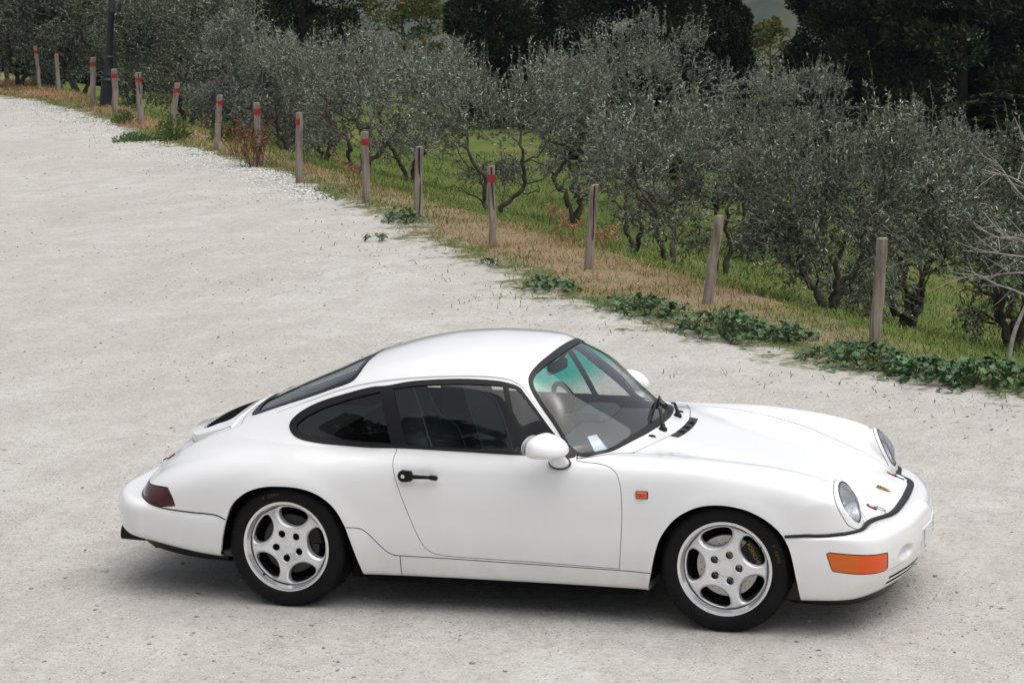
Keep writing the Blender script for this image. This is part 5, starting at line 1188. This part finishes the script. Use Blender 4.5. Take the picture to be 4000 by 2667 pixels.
def mallow(x,y,rx,ry,hh,n,rs,label,ang=0):
    t=empty('mallow_plant',(x,y,float(tz(x,y)) if uv(x,y)[0]>edge_u(uv(x,y)[1]) else 0.0)); tag(t,label,'plant','mallow clumps along the gravel edge'); st=[]
    nstem=max(3,n//14); bases=[(RNG.normal(0,.38)*rx,RNG.normal(0,.38)*ry) for _ in range(nstem)]
    for i in range(n):
        a=RNG.random()*6.283; q=math.sqrt(RNG.random())*(1.0 if RNG.random()<.75 else 1.35); px,py=rx*q*math.cos(a)*(1+.25*math.sin(3*a)),ry*q*math.sin(a); c,s=math.cos(ang),math.sin(ang); px,py=px*c-py*s,px*s+py*c
        z=hh*.75*max(0,1-q**2)*(.45+.55*RNG.random())+.02+.03*RNG.random(); r=rs*.80*(.45+.75*RNG.random())
        o=bpy.data.objects.new('leaf',MLM[int(RNG.choice(4,p=[.38,.36,.16,.10]))]); COL.objects.link(o); o.parent=t; o.location=(px,py,z); o.scale=(r,r,r)
        o.rotation_euler=(RNG.normal(0,.42)-.12,RNG.normal(0,.42),RNG.random()*6.283)
        b=bases[int(np.argmin([(px-b[0])**2+(py-b[1])**2 for b in bases]))]; st.append([(b[0],b[1],0),((b[0]+px)/2,(b[1]+py)/2,z*.75),(px,py,z)])
    V,F=strands(np.array(st),np.full((len(st),3),.0025)); obj('stems',V,F,STEM,t,False,kind='stuff'); return t
LA=math.atan2(LV[1],LV[0])
for a in [(-6.05, 14.75, 0.34, 0.24, 0.2, 110, 0.036, 'small dark mallow clump at the foot of the cracked post', 2.228), (-2.8, 9.85, 0.44, 0.22, 0.1, 130, 0.036, 'low mallow patch below the third unpainted post', 2.228), (-1.55, 8.62, 0.52, 0.3, 0.15, 230, 0.034, 'mallow clump left of the second unpainted post', 2.228), (-0.62, 7.6, 0.56, 0.36, 0.24, 300, 0.037, 'largest dense mallow mound at the gravel edge', 2.228), (-0.08, 7.42, 0.34, 0.22, 0.12, 140, 0.034, 'small mallow patch right of the largest mound', 2.228), (0.74, 6.36, 0.52, 0.34, 0.2, 250, 0.04, 'mallow clump at the foot of the nearest post', 2.228), (1.3, 5.86, 0.42, 0.28, 0.18, 200, 0.04, 'mallow clump spreading right of the nearest post', 2.228), (1.75, 5.72, 0.42, 0.36, 0.24, 260, 0.04, 'mallow clump cut off by the right edge of the photo', 2.228), (-3.85, 11.3, 0.16, 0.1, 0.07, 24, 0.034, 'tiny grey-green mallow seedling alone on the gravel', 2.228), (-5.73, 13.02, 0.2, 0.12, 0.05, 24, 0.034, 'tiny pale weed rosette on the gravel left of the cracked post', 2.228)]: mallow(*a)
# round green bushes
BUSH=island_mat('bush_leaf',[(.035,.085,.016),(.06,.13,.022),(.09,.17,.03),(.12,.17,.04)],.5,.4,.15)
def bush(x,y,r,h,n,label):
    t=empty('green_bush',(x,y,max(float(tz(x,y)),-.05))); tag(t,label,'bush','low bushes by the posts'); d=unit(RNG.standard_normal((n,3))+[0,0,.3]); d[:,2]=np.abs(d[:,2]); rr=RNG.random(n)**.4; C=d*rr[:,None]*[r,r,h]; L=.06*(.6+.7*RNG.random(n)); V,F=leaves(C,unit(d+RNG.standard_normal((n,3))*.5+[0,0,.3]),L,L*.4,RNG); obj('foliage',V,F,BUSH,t,False,kind='stuff')
    k=60; P=np.stack([np.zeros((k,3)),d[:k]*[r*.5,r*.5,h*.4],d[:k]*[r*.95,r*.95,h*.9]],1); V,F=strands(P,np.full((k,3),.005)); obj('stems',V,F,STEM,t,False,kind='stuff')
bush(-14.0,25.5,.34,.42,900,"round green bush at the foot of a leaning red-banded post"); bush(-13.1,25.6,.26,.32,700,"small bright green bush between two leaning posts"); bush(-16.6,28.9,.22,.26,350,"small dark weed tuft on the far gravel edge"); bush(-14.6,25.2,.38,.14,500,"flat dark green weed mat left of the round bush")
# reddish and straw-coloured dry weeds
RW=island_mat('red_weed',[(.11,.045,.025),(.17,.075,.04),(.23,.13,.07),(.16,.10,.06)],.8,.2)
def dry_weed(x,y,r,h,n,label,mat,cat='weed'):
    t=empty('dry_weed',(x,y,float(tz(x,y)))); tag(t,label,cat,'dead weed stalks on the verge'); a=RNG.random(n)*6.283; q=RNG.random(n)**.5*r; b=np.stack([q*np.cos(a)*.5,q*np.sin(a)*.5,np.zeros(n)],1); hh=h*(.45+.55*RNG.random(n)); tip=b+np.stack([RNG.normal(0,.35,n)*hh,RNG.normal(0,.35,n)*hh,hh],1); P=np.stack([b,b*.5+tip*.5+RNG.normal(0,.02,(n,3)),tip],1); V,F=strands(P,np.array([[.006,.005,.003]])*np.ones((n,1))); obj('stalks',V,F,mat,t,False,kind='stuff')
    m=n*26; k=RNG.integers(0,n,m); f=.35+.65*RNG.random(m); C=P[k,1]*(1-f)[:,None]+P[k,2]*f[:,None]; L=.03+.05*RNG.random(m); V,F=leaves(C,unit(RNG.standard_normal((m,3))+[0,0,.6]),L,L*.3,RNG); obj('seed_heads',V,F,mat,t,False,kind='stuff')
dry_weed(-11.6,22.8,.42,.68,22,"rust-red dead weed patch between two red-banded posts",RW); dry_weed(-10.6,21.0,.4,.6,26,"rust-brown dead weeds right of the red weed patch",RW)
dry_weed(-3.6,13.3,.3,.42,9,"straw-coloured dead stalks right of the last red-banded post",DRY); dry_weed(-2.9,12.4,.25,.30,8,"short straw stalks leaning over the green bank",DRY); dry_weed(-8.1,18.7,.25,.5,10,"yellowish dry stalks beside a red-banded post",DRY)
# bare sapling at the right edge
def bare_tree(loc,label):
    rng=np.random.default_rng(77); t=empty('bare_sapling',loc); tag(t,label,'tree'); SB=pmat('grey_bark',(.31,.285,.26),.9,var=(20,.3))
    m=MB(); main=catmull([(0,0,-.2),(.05,.05,.25),(.16,.10,.55),(.26,.1,.85),(.34,.1,1.25),(.40,.05,1.7)],6); m.tube(main,np.linspace(.022,.006,len(main)),7); m.build('trunk',SB,t,True,fix=False)
    for k,(i,dx,dy,dz,L) in enumerate(((13,-.9,-.2,.22,.75),(16,-.95,.1,-.02,.62),(18,-.9,-.2,.35,.70),(20,-.8,.2,.55,.60),(22,-.95,0,.15,.65),(24,-.7,-.3,.7,.7),(26,-.9,.1,.35,.62),(17,.7,.3,.5,.6),(21,.8,-.2,.5,.6),(28,-.6,.2,.9,.6))):
        p=main[i]; d=np.array([dx,dy,dz]); pts=[p+d*L*f+np.array([0,0,.10*L*math.sin(f*2.5+k)])+rng.normal(0,.02,3)*f for f in np.linspace(0,1,6)]; c=catmull(pts,4); m=MB(); m.tube(c,np.linspace(.0115,.003,len(c)),5,cap=False)
        for j in range(5):
            q=c[4+3*j]; dd=unit(d+rng.normal(0,.5,3)); l2=L*(.25+.3*rng.random()); m.tube([q,q+dd*l2*.5+rng.normal(0,.015,3),q+dd*l2],[.005,.004,.002],4,cap=False)
        m.build('branch',SB,t,True,fix=False)
bare_tree((1.62,8.30,float(tz(1.62,8.30))),"leafless grey sapling at the right edge of the photo")
# ------------------------------------------------------------------ wooden posts along the verge
WOOD=None
def wood_mat():
    m,nt,b=new_mat('weathered_wood'); tc=nt.nodes.new('ShaderNodeTexCoord'); mp=nt.nodes.new('ShaderNodeMapping'); mp.inputs['Scale'].default_value=(26,26,2.2); nt.links.new(tc.outputs['Object'],mp.inputs[0])
    n1=noise(nt,mp.outputs[0],1.0,6,.65,.4); oi=nt.nodes.new('ShaderNodeObjectInfo'); n2=noise(nt,tc.outputs['Object'],3.5,3,.6)
    c=ramp(nt,n1,[(.28,(.085,.066,.055)),(.50,(.25,.21,.175)),(.72,(.40,.355,.305))]); c=mixc(nt,ramp(nt,n2,[(.45,(0,0,0)),(.75,(.7,.7,.7))]),c,(.15,.115,.10)); nt.links.new(c,b.inputs['Base Color']); b.inputs['Roughness'].default_value=.9
    bp=nt.nodes.new('ShaderNodeBump'); bp.inputs['Strength'].default_value=.8; bp.inputs['Distance'].default_value=.006; nt.links.new(n1,bp.inputs['Height']); nt.links.new(bp.outputs[0],b.inputs['Normal']); return m
WOOD=wood_mat(); REDP=pmat('red_paint',(.30,.012,.010),.6,var=(30,.25)); CRACK=pmat('crack_dark',(.015,.012,.010),.9)
def post(x,y,h,r,tip,red,crack,label,group):
    z0=float(tz(x,y)) if uv(x,y)[0]>-.25 else -.012
    t=empty('wooden_post',(x,y,z0)); tag(t,label,'post',group)
    rng=np.random.default_rng(int(abs(x)*1000)); k=9; f=np.linspace(-.14,1,k); ctr=np.stack([tip[0]*f,tip[1]*f,h*f],1); ctr[2:-1,:2]+=rng.normal(0,.005,(k-3,2)); n=18; V=[]
    wob=1+.05*rng.standard_normal(n)
    for i in range(k):
        a=np.linspace(0,2*np.pi,n,endpoint=False); rr=r*wob*(1.04-.08*f[i])*(1+.015*rng.standard_normal(n)); V.append(np.stack([ctr[i,0]+rr*np.cos(a),ctr[i,1]+rr*np.sin(a),np.full(n,ctr[i,2])],1))
    top=V[-1].copy(); top[:,:2]=ctr[-1,:2]+(top[:,:2]-ctr[-1,:2])*.86; top[:,2]+=.006; V.append(top)
    F=[(i*n+j,i*n+(j+1)%n,(i+1)*n+(j+1)%n,(i+1)*n+j) for i in range(k) for j in range(n)]+[tuple(range(k*n,(k+1)*n))]
    s=obj('shaft',np.concatenate(V),F,WOOD,t); autosmooth(s,40)
    if red:
        f0,f1=(h-.165)/h,(h-.085)/h; m=MB(); V=[]
        for ff,g in ((f0,1.03),(f0,1.075),(f1,1.075),(f1,1.03)):
            a=np.linspace(0,2*np.pi,n,endpoint=False); V.append(np.stack([tip[0]*ff+r*g*wob*np.cos(a),tip[1]*ff+r*g*wob*np.sin(a),np.full(n,h*ff)],1))
        m.add(np.concatenate(V),[(i*n+j,i*n+(j+1)%n,(i+1)*n+(j+1)%n,(i+1)*n+j) for i in range(3) for j in range(n)]); m.build('red_band',REDP,t)
    if crack:
        d=np.array([3.47-x,-11.68-y]); d/=np.linalg.norm(d); sd=np.array([-d[1],d[0]]); m=MB(); V=[]; fs=np.linspace(.05 if crack>1 else .35,1.0,9)
        for ff in fs:
            w=(.004+.006*ff)*(1.6 if crack>1 else 1)*.7; c=ctr[0]*0+np.array([tip[0]*ff,tip[1]*ff,h*ff]); off=sd*(.012*math.sin(ff*5)+.012)
            for s_ in (-1,1): V.append((c[0]+d[0]*r*1.03+off[0]+sd[0]*w*s_,c[1]+d[1]*r*1.03+off[1]+sd[1]*w*s_,c[2]))
            for s_ in (-1,1): V.append((c[0]+d[0]*r*.7+off[0]+sd[0]*w*s_*.4,c[1]+d[1]*r*.7+off[1]+sd[1]*w*s_*.4,c[2]))
        F=[(4*i+a,4*i+b,4*i+4+b,4*i+4+a) for i in range(8) for a,b in ((0,1),(1,3),(3,2),(2,0))]; m.add(V,F); m.build('crack',CRACK,t)
    return t
for a in [(0.66, 7.36, 0.852, 0.045, (0.058, 0.018), 0, 0, 'nearest grey wooden post, unpainted, at the right of the row', 'wooden posts along the verge'), (-1.12, 9.15, 0.796, 0.044, (0.113, 0.034), 0, 0, 'second unpainted wooden post from the right, leaning right', 'wooden posts along the verge'), (-2.79, 11.2, 0.844, 0.044, (0.08, 0.024), 0, 1, 'third unpainted wooden post from the right, above the car windscreen', 'wooden posts along the verge'), (-4.27, 12.71, 0.875, 0.04, (0.009, 0.003), 1, 1, 'red-banded post nearest the camera, dark at its foot', 'wooden posts along the verge'), (-5.97, 15.11, 0.859, 0.05, (0.05, 0.015), 0, 2, 'unpainted post split by a long black crack between red-banded posts', 'wooden posts along the verge'), (-7.18, 16.62, 0.908, 0.047, (0.011, 0.003), 1, 0, 'thick red-banded post just left of the cracked unpainted one', 'wooden posts along the verge'), (-9.0, 18.86, 0.98, 0.049, (0.029, 0.009), 1, 0, 'red-banded post at the end of the white chippings', 'wooden posts along the verge'), (-10.6, 21.2, 0.945, 0.049, (0.0, 0.0), 1, 0, 'upright red-banded post right of the rust-red weeds', 'wooden posts along the verge'), (-12.39, 23.67, 0.886, 0.05, (0.094, 0.029), 1, 0, 'leaning red-banded post left of the rust-red weeds', 'wooden posts along the verge'), (-14.85, 27.27, 0.849, 0.051, (0.127, 0.039), 1, 0, 'leaning red-banded post rising from a round green bush', 'wooden posts along the verge'), (-16.11, 28.6, 0.965, 0.058, (0.008, 0.002), 1, 1, 'upright red-banded post with a dark crack, left of the bush', 'wooden posts along the verge'), (-17.68, 30.76, 0.909, 0.057, (0.016, 0.005), 1, 0, 'red-banded post directly in front of the lamp column', 'wooden posts along the verge'), (-19.47, 33.3, 1.009, 0.06, (0.07, 0.021), 1, 0, 'leaning red-banded post left of the lamp column', 'wooden posts along the verge'), (-22.36, 37.33, 0.89, 0.046, (-0.0, -0.0), 0, 0, 'thin broken unpainted post on the far left', 'wooden posts along the verge'), (-23.49, 38.56, 1.007, 0.047, (-0.049, -0.015), 1, 0, 'faint red-banded post in the shade far left', 'wooden posts along the verge'), (-25.7, 41.06, 1.273, 0.055, (-0.041, -0.013), 1, 0, 'red-banded post at the far left edge in deep shade', 'wooden posts along the verge')]: post(*a)
# ------------------------------------------------------------------ street lamp, only its foot and column in the picture
IRON=pmat('dark_cast_iron',(.020,.023,.030),.5,.4)
lamp=empty('street_lamp',(-19.05,33.1,float(tz(-19.05,33.1)))); tag(lamp,"dark cast-iron lamp column leaning among the posts on the far left",'street lamp')
m=MB(); m.lathe([(0,-.1),(.165,-.1),(.165,.02),(.15,.06),(.145,.30),(.135,.52),(.15,.54),(.152,.58),(.125,.61),(.118,.64),(.128,.66),(.125,.70),(.10,.74),(.092,1.0),(.10,1.02),(.10,1.05),(.078,1.08)],20); b=m.build('plinth',IRON,lamp); autosmooth(b,30)
m=MB(); m.lathe([(.078,1.07),(.068,1.9),(.078,1.92),(.088,1.97),(.075,2.02),(.058,2.05),(.052,3.6),(.065,3.62),(.065,3.68),(.03,3.72)],16); b=m.build('column',IRON,lamp); autosmooth(b,30)
m=MB(); m.lathe([(.03,3.72),(.12,3.76),(.16,4.15),(.19,4.17),(.10,4.30),(.02,4.36),(0,4.44)],6); m.build('lantern',IRON,lamp)
lamp.rotation_euler=(0,math.radians(6.5),0)
# a curled brown leaf on the gravel in front of the mallow
m=MB(); q=catmull([(-.06,0,.01),(-.03,.028,.025),(.02,.03,.02),(.07,.004,.03),(.02,-.02,.012),(-.03,-.022,.022)],3,True); m.add(np.concatenate([q,[[0,0,.008]]]),[(i,(i+1)%len(q),len(q)) for i in range(len(q))]); o=m.build('dry_leaf',pmat('dead_leaf',(.26,.13,.06),.7),None); o.location=(-.42,7.05,.0); tag(o,"curled brown dead leaf lying on gravel below the largest mallow clump",'leaf')
# ------------------------------------------------------------------ air: far hills fade to blue
zs=np.array([v.co.z for v in GROUND.data.vertices]); 
co=np.empty(len(GROUND.data.vertices)*3); GROUND.data.vertices.foreach_get('co',co); co=co.reshape(-1,3)
lo,hi=co.min(0)-[20,20,1.5],co.max(0)+[20,20,15]
m=MB(); m.box((lo+hi)/2,hi-lo); hz=bpy.data.materials.new('haze'); hz.use_nodes=True; nt=hz.node_tree; nt.nodes.clear()
out=nt.nodes.new('ShaderNodeOutputMaterial'); pv=nt.nodes.new('ShaderNodeVolumePrincipled'); pv.inputs['Color'].default_value=(.62,.74,1.0,1); pv.inputs['Density'].default_value=.00011; pv.inputs['Anisotropy'].default_value=.0
nt.links.new(pv.outputs[0],out.inputs['Volume']); HZ=m.build('haze',hz,None); HZ['kind']='stuff'; tag(HZ,"thin bluish haze in the air over the valley",'haze',None,'stuff')
